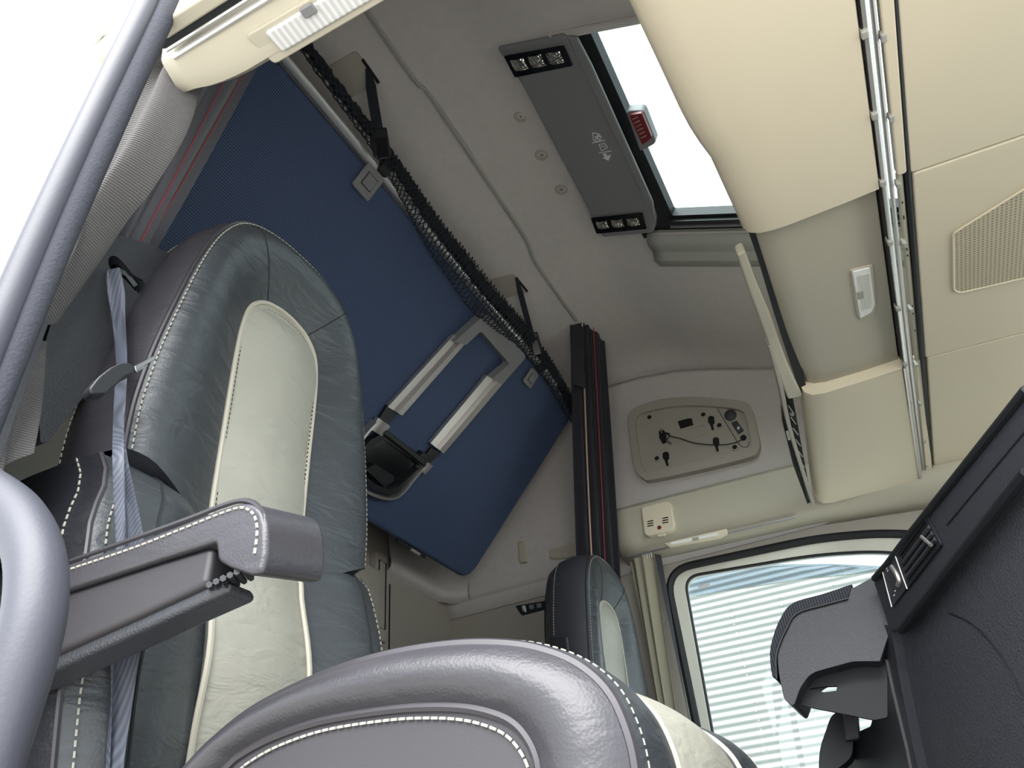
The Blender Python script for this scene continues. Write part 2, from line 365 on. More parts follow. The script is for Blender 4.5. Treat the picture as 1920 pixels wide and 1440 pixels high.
# moulded surround on the far side of the hatch
P = []
for i in range(21):
    y = .24-.04*i
    P.append([HP(x1-.004, y, -.004), HP(x1+.010, y, -.03), HP(x1+.028, y, -.038), HP(x1+.05, y, -.034), HP(x1+.075, y, -.03), HP(x1+.10, y, -.045), HP(x1+.15, y, -.03)])
MB().grid(P).build('surround', M_lgrey, hw_, solid=.01)
# emergency hammer in its holder, seen against the hatch
h = thing('emergency_hammer', 'red emergency hammer in a clear holder at the roof hatch edge', 'hammer', K(1200, 235, -.03))
hold = MB().prism(fillet([K(u, v, -.012) for u, v in ((1178,195),(1212,193),(1236,255),(1205,272))], .014), RN*-.026).build('holder', M_greyp, h, bevel=.004)
MB().prism(fillet([K(u, v, -.0385) for u, v in ((1181,212),(1205,208),(1224,254),(1206,268))], .006), RN*-.008).build('hammer_grip', M_redp, h, bevel=.003)
mm = MB()
for i in range(6): mm.tube([K(1186+i*3.2, 224+i*7, -.047), K(1196+i*3.2, 219+i*7, -.047)], .0011, 5)
mm.build('printed_lines', M_pipe_l, h)
# lamp console behind the hatch
k = thing('roof_console', 'grey roof console with two lamp clusters behind the hatch', 'console', K(1100, 250))
body = [K(u, v) for u, v in ((930,92),(1058,66),(1080,100),(1112,165),(1212,375),(1228,420),(1225,438),(1130,446),(1112,425),(1105,400),(978,160),(968,145))]
MB().prism(fillet(body, .012, 4), RN*.04).build('body', M_greyp, k, bevel=.008, seg=3)
lipa = [K(u, v, -.031) for u, v in ((1064,64),(1084,66),(1112,120),(1226,376),(1232,420),(1214,378),(1112,165))]
MB().prism(lipa, RN*-.010).build('front_lip', M_greyp, k, bevel=.004)
for cor in (((945,104),(1058,84),(1075,122),(966,144)), ((1108,408),(1205,398),(1213,428),(1119,437))):
    q = [K(u, v, -.032) for u, v in cor]
    cl = MB().prism(fillet(q, .005), RN*-.004).build('lamp_cluster', M_blackg, k, bevel=.0015)
    for i in range(3):
        t = (i+.62)/3.3; a = q[0].lerp(q[1], t).lerp(q[3].lerp(q[2], t), .45)-RN*.0042
        ex = (q[1]-q[0]).normalized()*.021; ey = (q[3]-q[0]).normalized()*.017
        P = [[a+ex*(i_/4-1)*.95+ey*(j_/4-1)+RN*(.003*((i_/4-1)**2+(j_/4-1)**2)-.006) for j_ in range(9)] for i_ in range(9)]
        MB().slab(P, RN*.002).build('reflector', M_refl, cl)
# printed icons on the console: hatch, shield and arrow with dividing lines
pr = MB()
def stroke(pts, r=.0012, closed=False): pr.tube([K(u, v, -.0308) for u, v in pts], r, 5, closed=closed)
stroke([(1111,249),(1122,251),(1128,258),(1122,266),(1113,263)], closed=True); stroke([(1116,262),(1119,255),(1125,256)]); stroke([(1121,251),(1120,262)]); stroke([(1115,256),(1126,262)])
stroke([(1110,268),(1134,263)]); stroke([(1123,271),(1134,269),(1139,277),(1128,283)], closed=True); stroke([(1127,274),(1135,275)]); stroke([(1123,287),(1146,283)])
pr.prism([K(u, v, -.0306) for u, v in ((1130,289),(1135,287),(1139,292),(1146,290),(1141,301),(1130,296),(1134,294))], RN*-.0008)
pr.build('printed_icons', M_print, k)
for i, (u, v) in enumerate(((977,217),(1016,290),(1053,355))):
    p = RZ(u, v, .002)
    o = thing('trim_plug', ('round grey trim plug nearest the first lamp cluster', 'round grey trim plug in the middle of the three', 'round grey trim plug nearest the second lamp cluster')[i], 'plug', p, 'round plugs in the roof lining')
    MB().lathe(p, -RN*.3+V((0,0,-1)), [(.022,0),(.021,.003),(.012,.004),(.010,.0005),(0,.0005)], 20).build('ring', M_trim, o)
    MB().lathe(p, (0,0,-1), [(.006,0),(.0055,.003),(0,.003)], 10).build('screw_head', M_greyp, o)
# sleeping area curtain rail under the roof
pts = [RZ(u, v) for u, v in ((640,-60),(690,22),(765,132),(785,158),(812,186),(905,325),(985,445),(1003,488),(1045,550),(1082,602))]
rl = MB(); sp = smooth_path(pts, 5)
rl.tube(sp, .0045, 8); rl.tube([p+V((0,.007,.003)) for p in sp], .003, 6)
tag(rl.build('curtain_rail', M_lgrey), 'thin grey metal curtain rail kinked across the roof lining', 'rail')
# ================================================================== UPPER BUNK, NET, STRAPS, LADDER
BF = V((0, .773, 1.595)); BR = V((0, 1.283, 1.037))      # front upper and rear lower edge of the folded bunk
bd = (BR-BF).normalized(); BNrm = V((0, -bd.z, bd.y))     # points up/rear
BNrm = V((0, bd.z, -bd.y)) if BNrm.z > 0 else BNrm        # outward: forward and down
def B(u, v, off=0): return UP(u, v, BNrm, BF+BNrm*off)
bk = thing('upper_bunk', 'folded upper bunk with a blue dotted cloth underside', 'bunk', V((MID, 1.03, 1.31)))
bw = (BR-BF).length
def bp(x, t, off=0): return V((x, 0, 0))+BF+bd*t+BNrm*off
ol = fillet([bp(.12, -.0), bp(2.02, -.0), bp(2.02, bw), bp(.12, bw)], [.02, .03, .07, .07], 8)
MB().prism(ol, -BNrm*.09).build('cushioned_board', M_bunk, bk, bevel=.02, seg=4)
tp = [bp(x, -.012, .004) for x in (.12, .6, 1.1, 1.6, 2.0)]
MB().tube(tp, .012, 12).build('edge_tube', M_chrome, bk)
for (u, v, s, side) in ((688,340,.062,0), (993,708,.05,0)):
    c0 = B(u, v, .004); ex = V((1,0,0))*s*.55; ey = bd*s*.62
    pl = MB().prism(fillet([c0-ex-ey, c0+ex-ey, c0+ex+ey, c0-ex+ey], .008), BNrm*.010).build('latch_plate', M_greyp, bk, bevel=.003)
    c1 = c0+BNrm*.0105
    MB().prism(fillet([c1-ex*.5-ey*.45, c1+ex*.5-ey*.45, c1+ex*.5+ey*.45, c1-ex*.5+ey*.45], .004), BNrm*.003).build('latch_button', M_greyp, pl, bevel=.0015)
    MB().tube([c1-ex*.52-ey*.47, c1+ex*.52-ey*.47, c1+ex*.52+ey*.47, c1-ex*.52+ey*.47], .0012, 5, closed=True).build('button_gap', M_slot, pl)
    MB().obox(c0-ex*.2-bd*.082, ex*1.0, bd*.045, BNrm*.022).build('tube_clamp', M_black, bk, bevel=.005)
MB().tube([bp(1.55, bw+.004), bp(1.72, bw+.004)], .007, 8).build('hinge_bar', M_black, bk)
MB().tube([bp(1.63, bw+.006, .008), bp(1.68, bw+.006, .008)], .005, 8).build('hinge_tab', M_trim, bk)
# straps that hold the bunk to the rear of the roof, with their cover plates
for i, (plate, s0, s1) in enumerate((((( 606,130),(668,95),(712,158),(648,190)), (690,128), (712,262)), (((905,527),(962,514),(990,548),(938,563)), (968,520), (1000,640)))):
    zz = 1.735
    q = [RZ(u, v, .004) for u, v in plate]; zz = q[1].z; lab = ('beside the header lamp', 'beside the gathered curtain')[i]
    pt = thing('strap_plate', 'square grey cover plate in the roof lining '+lab, 'cover plate', (q[0]+q[2])/2, 'cover plates of the bunk straps')
    MB().prism(fillet(q, .012), (0,0,.008)).build('plate', M_trim, pt, bevel=.003)
    MB().tube([q[1].lerp(q[2], .25), q[1].lerp(q[2], .95)], .004, 6).build('strap_slot', M_slot, pt)
    st = thing('bunk_strap', 'black strap with buckle holding the bunk '+lab, 'strap', U(*s1, 2, 1.62), 'bunk straps')
    a = U(*s0, 2, zz-.004); b = B(s1[0], s1[1], .03); sd = (b-a).normalized(); side = sd.cross(sight(*s0)).normalized()
    wd = .013 if i == 0 else .010
    ct = [a.lerp(b, t)+V((0,0,-.006*math.sin(t*3.14))) for t in [j/8 for j in range(9)]]
    MB().slab([[p-side*wd*(.5+.5*min(1, j*.5)), p+side*wd*(.5+.5*min(1, j*.5))] for j, p in enumerate(ct)], sight(*s0).normalized()*.003).build('webbing', M_net, st)
    vd = sight(*s1).normalized()
    MB().obox(b-side*.022-sd*.03-vd*.01, side*.044, sd*.075, vd*.02).build('buckle', M_black, st, bevel=.005)
    MB().obox(b-side*.012-sd*.005-vd*.018, side*.030, sd*.055, vd*.012).build('release_tab', M_blackg, st, bevel=.004)
# safety net bunched along the tube
nt_ = thing('safety_net', 'black safety net bunched along the bunk edge tube', 'net', bp(1.1, 0, .02))
netpath = [(560,85),(640,195),(700,275),(740,335),(775,395),(812,455),(850,505),(890,560),(930,600),(965,632),(1000,672),(1030,715),(1062,770),(1084,800)]
offs =   [.012,.014,.018,.02,.022,.026,.03,.034,.034,.03,.026,.024,.022,.02]
wid =    [.016,.018,.022,.028,.036,.045,.052,.058,.052,.044,.036,.034,.034,.03]
cen = smooth_path([B(u+6, v-4, o) for (u, v), o in zip(netpath, offs)], 7); kk = len(cen)
wds = [interp([(i/(len(wid)-1), w_) for i, w_ in enumerate(wid)], j/(kk-1)) for j in range(kk)]
hem = MB(); hem.tube([p-bd*w_*.7+BNrm*(-.012) for p, w_ in zip(cen, wds)], [.010+.18*w_+.0035*math.sin(i*2.3) for i, w_ in enumerate(wds)], 8)
hem.build('hem', M_net, nt_)
nm = MB(); NU = kk*2; NV = 7
def netp(i, j):
    s_ = i/(NU-1)*(kk-1); a = min(int(s_), kk-2); t = s_-a; p = cen[a].lerp(cen[a+1], t); w_ = lerp(wds[a], wds[a+1], t)
    ang = lerp(-1.0, 1.9, j/(NV-1)); wob = .004*math.sin(i*.9+j*2.1)
    return p+bd*(math.sin(ang)*w_*1.0-.2*w_)+BNrm*(math.cos(ang)*w_*.45+wob)
for i in range(NU-1):
    for j in range(NV):
        if (i+j) % 2 == 0:
            for dj in (-1, 1):
                if 0 <= j+dj < NV: nm.tube([netp(i, j), netp(i+1, j+dj)], .0019, 4, caps=False)
        elif False: pass
nm.build('mesh_cords', M_net, nt_, kind='stuff')
# folded ladder clipped to the bunk
ld = thing('bunk_ladder', 'folded aluminium ladder clipped to the blue bunk', 'ladder', B(800, 760, .03))
def bar(name, c4, h, m, parent, lo=.002, bev=.003):
    return MB().prism([B(u, v, lo) for u, v in c4], BNrm*h).build(name, m, parent, bevel=bev)
yoke = [(790,648),(905,580),(975,662),(932,718),(918,704),(946,664),(893,617),(805,660)]
fo = [B(u, v, .006) for u, v in ((840,636),(900,582),(976,664),(930,716),(912,704),(944,678),(890,616),(862,642))]
MB().prism(fillet(fo, [.002,.02,.02,.002,.002,.012,.012,.002]), BNrm*.030).build('top_yoke', M_greyp, ld, bevel=.006, seg=3)
def rail(c4, nm_='rail', m=M_alu):
    """rail with a raised outer rib: c4 = start-left, start-right, end-right, end-left"""
    a, b, c, d = [B(u, v, .004) for u, v in c4]
    o = MB(); N = BNrm
    prof = lambda p, q: [p, p+N*.014, p.lerp(q, .42)+N*.017, p.lerp(q, .55)+N*.030, q+N*.026, q]
    s0, s1 = prof(a, b), prof(d, c); o.grid([s0, s1]); o.add(s0, [tuple(range(6))]); o.add(s1, [tuple(range(5, -1, -1))]); o.add([s0[0], s0[-1], s1[-1], s1[0]], [(0,1,2,3)])
    return o.build(nm_, m, ld, smooth=25)
rail(((846,625),(864,638),(744,774),(722,760)))
rail(((908,702),(932,716),(822,845),(802,828)))
bar('hinge_link', ((722,757),(742,772),(722,795),(706,783)), .014, M_black, ld)
bar('hinge_link', ((806,836),(822,846),(799,868),(787,858)), .014, M_black, ld)
rail(((704,780),(722,794),(706,812),(690,802)), 'lower_rail'); rail(((786,856),(802,868),(788,884),(778,876)), 'lower_rail')
# looped foot: bright U-shaped strip round a black tray
loop = [(700,790),(680,812),(663,840),(657,868),(662,898),(682,918),(712,930),(735,930),(752,918),(770,896),(790,872)]
lp = smooth_path([B(u, v, .012) for u, v in loop], 5)
cl_ = B(722, 862, .012)
P = []
for i, p in enumerate(lp):
    o_ = (p-cl_).normalized()*.004; P.append([p-o_-BNrm*.010, p-o_+BNrm*.018, p+o_+BNrm*.018, p+o_-BNrm*.010])
MB().grid(P).build('foot_loop', M_alu, ld, smooth=50)
tray = [(710,808),(786,862),(792,872),(768,893),(745,914),(722,924),(694,915),(670,896),(662,870),(668,842),(686,820)]
ti = [((u-725)*.82+725, (v-868)*.80+868) for u, v in tray]
MB().prism(fillet([B(u, v, .0) for u, v in tray], .006), BNrm*.022, [[B(u, v, .0) for u, v in ti]]).build('tray_rim', M_black, ld, bevel=.003)
MB().prism([B(u, v, .003) for u, v in ti], BNrm*.003).build('tray_floor', M_blackg, ld)
bar('cross_step', ((706,806),(714,800),(790,858),(784,868)), .034, M_black, ld, bev=.004)
bar('step_cap', ((776,852),(786,842),(796,852),(788,862)), .026, M_black, ld)
gp = [B(u, v, .007) for u, v in ((680,878),(700,868),(735,890),(734,900),(722,906),(700,894))]
MB().prism(fillet(gp, .008), BNrm*.012).build('grip_pad', M_black, ld, bevel=.004)
bar('grip_pad_bar', ((678,874),(684,872),(724,906),(718,914)), .012, M_black, ld, lo=.006)
bar('foot_lug', ((664,915),(676,922),(680,932),(672,936)), .02, M_black, ld)
# ================================================================== FAR SIDE: cornice, plate, detector, door, pillar
cor = sstruct('trim_2', 'cream cornice over the far door', (2.1, .2, 1.1), 'trim')
def cprof(y):  # profile of the far cornice (X, Z)
    dz = interp([(-.9,-.16),(-.25,-.035),(.08,0),(.75,.022)], y)
    return [V((2.165, y, 1.172+dz)), V((2.10, y, 1.160+dz)), V((2.088, y, 1.148+dz)), V((2.085, y, 1.06+dz)), V((2.09, y, 1.035+dz)), V((2.10, y, 1.018+dz)), V((2.12, y, 1.004+dz)), V((2.15, y, .999+dz)), V((XF, y, .992+dz))]
MB().grid([cprof(y) for y in [-.9+.06*i for i in range(28)]]).build('moulding', M_cream2, cor, solid=-.01)
MB().tube([cprof(y)[5]+V((-.004, 0, .004)) for y in [.08-.02*i for i in range(20)]], .0045, 8).build('lip', M_cream2, cor)
MB().tube([V((2.11, y, interp([(-.25,.985),(.1,1.005),(.75,1.022)], y)-.012)) for y in [.7, .5, .3, .12]], .0035, 6).build('curtain_track', M_alud, cor)
for y in (.045, -.09):
    MB().tube([p+V((-.0012, 0, 0)) for p in cprof(y)[:7]], .0013, 5).build('joint', M_slot, cor)
# lens in the cornice
fl = thing('cornice_lamp', 'clear lamp in the cornice above the far window', 'lamp', U(1305, 1010, 0, 2.105))
q = [U(u, v, 0, 2.103) for u, v in ((1243,1018),(1258,1008),(1362,990),(1364,1000),(1350,1008),(1256,1026))]
MB().prism(q, (.012, 0, 0)).build('bezel', M_cream, fl, bevel=.002)
q = [U(u, v, 0, 2.1015) for u, v in ((1256,1017),(1346,999),(1346,1004),(1258,1022))]
MB().prism(q, (.006, 0, 0)).build('lens', M_lens, fl, bevel=.001)
q = [U(u, v, 0, 2.0985) for u, v in ((1298,1008),(1310,1006),(1310,1011),(1298,1013))]
MB().prism(q, (.004, 0, 0)).build('switch', M_lgrey, fl, bevel=.001)
# carbon monoxide alarm box
dt = thing('alarm_box', 'small cream alarm box with slots on the far cornice', 'alarm', U(1232, 970, 0, 2.07))
XD = 2.06
q = [U(u, v, 0, XD) for u, v in ((1201,951),(1250,938),(1259,944),(1266,988),(1258,996),(1214,1006),(1207,1000))]
box_ = MB().prism(fillet(q, .010), (.03, 0, 0)).build('casing', M_cream, dt, bevel=.006, seg=3)
for (u0, v0) in ((1214,978),(1242,972)):
    for i in range(3):
        a, b = U(u0, v0+i*4.4, 0, XD-.0005), U(u0+11, v0-2.2+i*4.4, 0, XD-.0005)
        MB().tube([a, b], .0021, 5).build('sound_slot', M_slot, dt)
MB().lathe(U(1236, 989, 0, XD-.0005), (-1,0,0), [(.0075,0),(.0065,.0015),(.004,.0005),(0,.0015)], 14).build('test_button', M_redp, dt)
MB().prism([U(u, v, 0, XD+.006) for u, v in ((1232,1002),(1246,999),(1247,1004),(1233,1006))], (.01,0,0)).build('tab', M_cream, dt, bevel=.002)
# fittings plate on the felt wall
XP = 2.112
def W(u, v, x=XP): return U(u, v, 0, x)
pp = thing('fittings_plate', 'grey wall plate with screw holes and sockets on the far felt wall', 'wall plate', W(1300, 830))
out_ = [(1177,790),(1181,775),(1195,762),(1240,748),(1300,744),(1360,748),(1396,753),(1410,768),(1418,800),(1424,830),(1421,846),(1408,856),(1340,874),(1225,899),(1205,896),(1192,882),(1185,850)]
in_  = [(1191,795),(1195,780),(1207,773),(1250,763),(1300,760),(1355,763),(1388,769),(1398,782),(1406,815),(1408,832),(1400,841),(1330,858),(1222,884),(1208,880),(1202,868),(1196,835)]
so_ = smooth_path([W(u, v) for u, v in out_], 3, True); si_ = smooth_path([W(u, v) for u, v in in_], 3, True)
MB().prism(so_, (.03, 0, 0), [si_]).build('frame', M_trim, pp, bevel=.003, seg=2)
MB().prism(si_, (.002, 0, 0)).build('backing', M_trim, pp).location.x += .014
XQ = XP+.0135
MB().tube([W(u, v, XQ) for u, v in ((1345,766),(1365,800),(1385,832),(1392,838),(1402,838),(1405,828))], .0012, 5).build('socket_panel_edge', M_slot, pp)
MB().tube([W(u, v, XQ) for u, v in ((1255,816),(1320,797),(1324,813),(1262,831))], .0010, 5, closed=True).build('recess_edge', M_trim, pp)
for u, v in ((1218,783),(1319,778),(1349,798),(1232,860),(1378,839)):
    sc = MB().lathe(W(u, v, XQ), (-1,0,0), [(.013,0),(.0125,.003),(.0085,.0035)], 16).build('screw_ring', M_trim, pp)
    MB().lathe(W(u, v, XQ), (-1,0,0), [(.0088,0),(.0085,.0038),(.004,.001),(0,.001)], 14).build('screw_hole', M_slot, pp)
for u, v in ((1333,787),(1342,827),(1248,854)):
    pg = [(u-5,v-4),(u,v-7),(u+6,v-5),(u+7,v+6),(u+4,v+10),(u+6,v+19),(u+2,v+20),(u-1,v+10),(u-5,v+5)]
    MB().prism([W(a, b, XQ) for a, b in pg], (-.003, 0, 0)).build('keyhole_slot', M_slot, pp)
MB().prism([W(a, b, XQ) for a, b in ((1271,791),(1288,786),(1297,785),(1300,797),(1276,804))], (-.004,0,0)).build('aerial_socket', M_slot, pp)
MB().prism([W(a, b, XQ) for a, b in ((1236,810),(1244,807),(1249,812),(1250,830),(1243,833),(1237,822))], (-.008,0,0)).build('plug_holder', M_slot, pp, bevel=.002)
MB().tube([W(1239, 804, XQ-.006), W(1241, 812, XQ-.008)], .003, 6).build('plug_pin', M_alud, pp)
MB().tube([W(1252, 827, XQ-.006), W(1258, 832, XQ-.010)], .004, 8).build('jack', M_alud, pp)
sk1 = MB().lathe(W(1370, 779, XQ), (-1,0,0), [(.022,0),(.022,.005),(.019,.007),(0,.007)], 22).build('power_socket', M_dash, pp)
MB().prism([W(a, b, XQ) for a, b in ((1371,794),(1382,789),(1395,808),(1385,815))], (-.005,0,0)).build('usb_socket', M_dash, pp, bevel=.0015)
MB().prism([W(a, b, XQ-.0055) for a, b in ((1383,800),(1387,800),(1386,806),(1382,804))], (-.0006,0,0)).build('usb_mark', M_print, pp)
MB().lathe(W(1394, 821, XQ), (-1,0,0), [(.011,0),(.010,.005),(0,.006)], 14).build('cable_grommet', M_slot, pp)
cb = smooth_path([W(u, v, XQ-.008) for u, v in ((1394,821),(1384,828),(1365,833),(1345,834),(1320,833),(1295,829),(1275,822),(1258,818),(1252,814),(1249,812))], 5)
MB().tube(cb, .0022, 6).build('cable', M_black, pp)
MB().tube(smooth_path([W(u, v, XQ-.010) for u, v in ((1249,812),(1255,814),(1254,820),(1249,824))], 5, True), .002, 6).build('cable_loop', M_black, pp)
# pillar, hook, pad, switch and ledge behind the far seat
lg = sstruct('trim_3', 'rounded ledge round the rear of the cab', (2.1, 1.2, 1.06), 'trim')
def ledge(path, name):
    P = []
    for i, (x, y) in enumerate(path):
        a = V((*path[max(0, i-1)], 0)); c = V((*path[min(len(path)-1, i+1)], 0)); t = (c-a).normalized(); nn = V((-t.y, t.x, 0))
        P.append([V((x, y, z))+nn*d for d, z in ((-.012,1.20),(-.002,1.09),(.004,1.065),(.002,1.045),(-.010,1.033),(-.04,1.028))])
    return MB().grid(P).build(name, M_head, lg, smooth=60)
ledge([(2.165,.95),(2.165,1.1),(2.163,1.25),(2.16,1.36)], 'side_ledge')
ledge([(2.158,1.365),(2.14,1.41),(2.09,1.435),(2.0,1.438),(1.9,1.438),(1.74,1.438)], 'rear_ledge')
hk = thing('coat_hook', 'small folding coat hook on the far rear wall', 'hook', U(978, 1030, 0, 2.15))
MB().prism(fillet([U(u, v, 0, 2.155) for u, v in ((962,1010),(975,1003),(992,1010),(994,1020),(968,1026))], .008), (.02,0,0)).build('recess', M_trim, hk, bevel=.004)
MB().prism(fillet([U(u, v, 0, 2.14) for u, v in ((970,1016),(982,1013),(988,1053),(974,1055))], .008), (.016,0,0)).build('flap', M_cream2, hk, bevel=.004)
tag(MB().prism(fillet([U(u, v, 0, 2.15) for u, v in ((1024,1000),(1090,983),(1092,1043),(1030,1048))], .012), (.02,0,0)).build('wall_pad', M_cream2, bevel=.006), 'flat square pad on the wall behind the gathered curtain', 'pad')
sw = thing('bunk_switch_panel', 'small dark switch panel low on the far rear wall', 'switch', U(998, 1142, 0, XF-.002))
MB().prism(fillet([U(u, v, 0, XF-.004) for u, v in ((966,1136),(1024,1126),(1024,1142),(978,1154))], .006), (.006,0,0)).build('bezel', M_black, sw, bevel=.002)
for i in range(3):
    u, v = 982+i*14, 1141-i*3; MB().prism([U(a, b, 0, XF-.008) for a, b in ((u-5,v-3),(u+4,v-5),(u+5,v+3),(u-3,v+5))], (.004,0,0)).build('button', M_greyp, sw, bevel=.001)
MB().prism([U(a, b, 0, XF-.009) for a, b in ((979,1136),(984,1135),(987,1147),(984,1148))], (.002,0,0)).build('indicator', M_print, sw)
kn = thing('pillar_knob', 'round beige screw cap on the far door pillar', 'knob', U(1231, 1160, 0, XF-.012))
MB().lathe(U(1231, 1160, 0, XF-.001), (-1,0,0), [(.028,0),(.026,.004),(.020,.004),(.018,.008),(.009,.009),(.008,.006),(0,.006)], 22).build('cap', M_trim, kn)
# far door: frame, seals, pane
d1 = sstruct('door_1', 'closed far door with cream window frame', (XF, .1, 0), 'door')
XG = XF+.012
fo_ = fillet([(XG,.60,.965), (XG,.61,-.35), (XG,-.35,-.35), (XG,-.34,.82), (XG,-.14,.905), (XG,.08,.945)], [.10,.05,.05,.1,.1,.1], 8)
go_ = fillet([(XG,.545,.935), (XG,.575,.16), (XG,-.30,.16), (XG,-.30,.76), (XG,-.11,.858), (XG,.1,.90)], [.06,.05,.05,.1,.1,.1], 8)
MB().prism(fo_, (.05,0,0), [go_]).build('frame', M_frame, d1, bevel=.012, seg=3)
MB().tube([p+V((-.004,0,0)) for p in fo_], .014, 8, closed=True).build('door_seal', M_rubk, d1)
MB().tube([p+V((.012,0,0)) for p in go_], .008, 8, closed=True).build('glazing_seal', M_rubk, d1)
win = sstruct('window_1', 'side window of the far door', (XG+.03, .1, .5), 'window')
MB().prism([p+V((.03,0,0)) for p in go_], (.004,0,0)).build('pane', M_glass, win)
MB().tube([V((XF+.006,.645,1.0)), V((XF+.006,.655,.4)), V((XF+.006,.655,-.3))], .006, 6).build('pillar_edge', M_trim, d1)
df = thing('rain_deflector', 'tinted rain deflector along the top of the far window', 'deflector', (XG+.06, .2, .9))
MB().prism([(XG+.06,.56,.955), (XG+.06,.555,.875), (XG+.06,.2,.848), (XG+.06,-.16,.80), (XG+.06,-.26,.80), (XG+.06,-.10,.885), (XG+.06,.1,.93)], (.003,0,0)).build('shade', M_tint, df)
MB().tube([(XG+.058,.555,.875), (XG+.058,.2,.848), (XG+.058,-.16,.80)], .0018, 6).build('rim', M_white, df)
tag(MB().prism([U(u, v, 0, XG+.028) for u, v in ((1308,1098),(1330,1094),(1331,1099),(1310,1103))], (.001,0,0)).build('glass_sticker', M_print), 'tiny white maker mark on the far window glass', 'sticker')
# corrugated building outside
cw = MB(); P = []
zz = -1.95; top = 2.30;
def eave(y): return interp([(-8,-.6),(-2,1.25),(-.7,1.80),(-.13,2.01),(.16,2.10),(.6,2.21),(.87,2.275),(1.3,2.30),(6,2.30)], y)
WY = [-8,-5,-3,-2,-1.4,-1,-.7,-.4,-.13,.02,.16,.38,.6,.75,.87,1.1,1.3,2,3,6]; n = int((top-zz)/.007)
XW = 6.0
for i in range(n+1):
    z = zz+(top-zz)*i/n; x = XW+.007*math.sin(z/.056*6.2832); P.append([V((x if z < eave(y) else XW, y, min(z, eave(y)))) for y in WY])
cw.grid(P)
bl = thing('corrugated_building', 'white corrugated steel building outside the far window', 'building', (XW+.1, 0, -1.95))
cw.build('cladding', M_corr, bl, smooth=80, solid=-.02)
ac = [V((XW+.02, y, eave(y))) for y in WY]
MB().slab([[p, p+V((4,0,-.1))] for p in ac], (0,0,.02)).build('roof', M_corr, bl)
sm = MB()
for y in (.62, 1.02, .2):
    for j in range(30): sm.lathe((XW-.012, y, .1+j*.066*1.0), (-1,0,0), [(.006,0),(.005,.003),(0,.004)], 6)
sm.build('screws', M_lgrey, bl, kind='stuff')
og = thing('orange_marker', 'small orange marker beyond the far window ledge', 'marker', U(1381, 1408, 0, 2.7))
MB().prism([U(u, v, 0, 2.7) for u, v in ((1368,1404),(1386,1401),(1388,1416),(1374,1418))], (.01,0,0)).build('plate', M_orange, og, bevel=.001)
MB().tube([U(1379, 1414, 0, 2.71), U(1379, 1414, 0, 2.71)+V((.2, 0, -.5))], .008, 6).build('post', M_greyp, og)
# ================================================================== CURTAINS
def curtain(name, label, top, bot, folds, amp, m, n=60, group=None, mid=None, thick=.003):
    """hanging cloth: top and bottom polylines in world space, folds as a wavy section"""
    th = thing(name, label, 'curtain', V(bot[0]).lerp(V(bot[-1]), .5), group)
    def pl(pts, t):
        pts = [V(p) for p in pts]; s = t*(len(pts)-1); i = min(int(s), len(pts)-2); return pts[i].lerp(pts[i+1], s-i)
    P = []
    for i in range(n+1):
        t = i/n; a, b = pl(top, t), pl(bot, t); nr = (pl(top, 1)-pl(top, 0)).cross(b-a).normalized(); row = []
        for j in range(17):
            s = j/16; p = a.lerp(b, s)
            if mid: p = p+V(mid)*math.sin(s*math.pi)
            row.append(p+nr*(amp*(.45+.55*s)*math.sin(t*folds*6.2832+.5*math.sin(s*3))))
        P.append(row)
    MB().slab(P, V((.0,thick,0)) if abs(nr.y) > .5 else V((thick,0,0))).build('cloth', m, th, smooth=60)
    return th, P
# sleeping-area curtain gathered at the far side (dark with a pale and a red edge)
t_, P = curtain('sleeper_curtain', 'dark sleeping area curtain gathered at the far side', [U(1070,600,0,1.74), U(1100,606,0,1.79), U(1134,640,0,1.87)], [U(u,v,0,x).lerp(U(u2,v2,0,x2), 1.0) for u,v,x,u2,v2,x2 in ((0,0,0,1084,1090,2.03),(0,0,0,1124,1095,2.07),(0,0,0,1164,1100,2.10))], 3.5, .016, M_curtk, 80)
MB().tube([p+V((-.006,-.012,0)) for p in P[22]], .0032, 6).build('pale_edge', M_pink, t_)
MB().tube([p+V((-.006,-.012,0)) for p in P[52]], .0018, 6).build('red_edge', M_red, t_)
MB().slab([[U(u,v,0,1.75), U(u+24,v+8,0,1.77)] for u, v in ((1072,598),(1070,650),(1074,720))], (.004,.0,0)).build('top_tab', M_curtk, t_)
# sleeping-area curtain gathered beside the open door (two red edges)
t_, P = curtain('sleeper_curtain', 'dark sleeping area curtain with red edges beside the open door', [U(352,150,0,.13), U(420,120,0,.17), U(500,95,0,.24)], [U(150,520,0,.13), U(215,520,0,.16), U(250,540,0,.24)], 2.5, .014, M_curt, 60)
for i in (30, 40, 57): MB().tube([p+V((-.012,-.006,0)) for p in P[i]], .0010, 6).build('red_edge', M_red, t_)
# ribbed curtain of the open door, gathered behind the pillar seal
t_ = thing('door_curtain', 'ribbed grey curtain gathered along the near door pillar', 'curtain', U(130, 560, 0, .04))
re_ = smooth_path([U(u, v, 0, .04) for u, v in ((364,108),(360,150),(355,190),(335,240),(300,300),(262,355),(225,402),(180,470),(140,530),(100,590))], 4)
le_ = smooth_path([U(u, v, 0, -.005) for u, v in ((290,112),(262,150),(238,200),(212,255),(182,320),(150,380),(125,440),(90,520),(60,580),(30,650))], 4)
MB().slab([[a.lerp(b, t)+V((.010*math.sin(t*7+i*.05)-.006*math.sin(t*3.1), 0, 0)) for t in [j/12 for j in range(13)]] for i, (a, b) in enumerate(zip(le_, re_))], (.003,0,0)).build('cloth', M_rib, t_, smooth=60)
hd = MB(); tpz = U(350, 106, 0, .04)
hd.prism([U(u, v, 0, .035) for u, v in ((337,96),(382,95),(370,120),(345,118))], (.01,0,0))
hd.build('gather_tape', M_black, t_, bevel=.003)
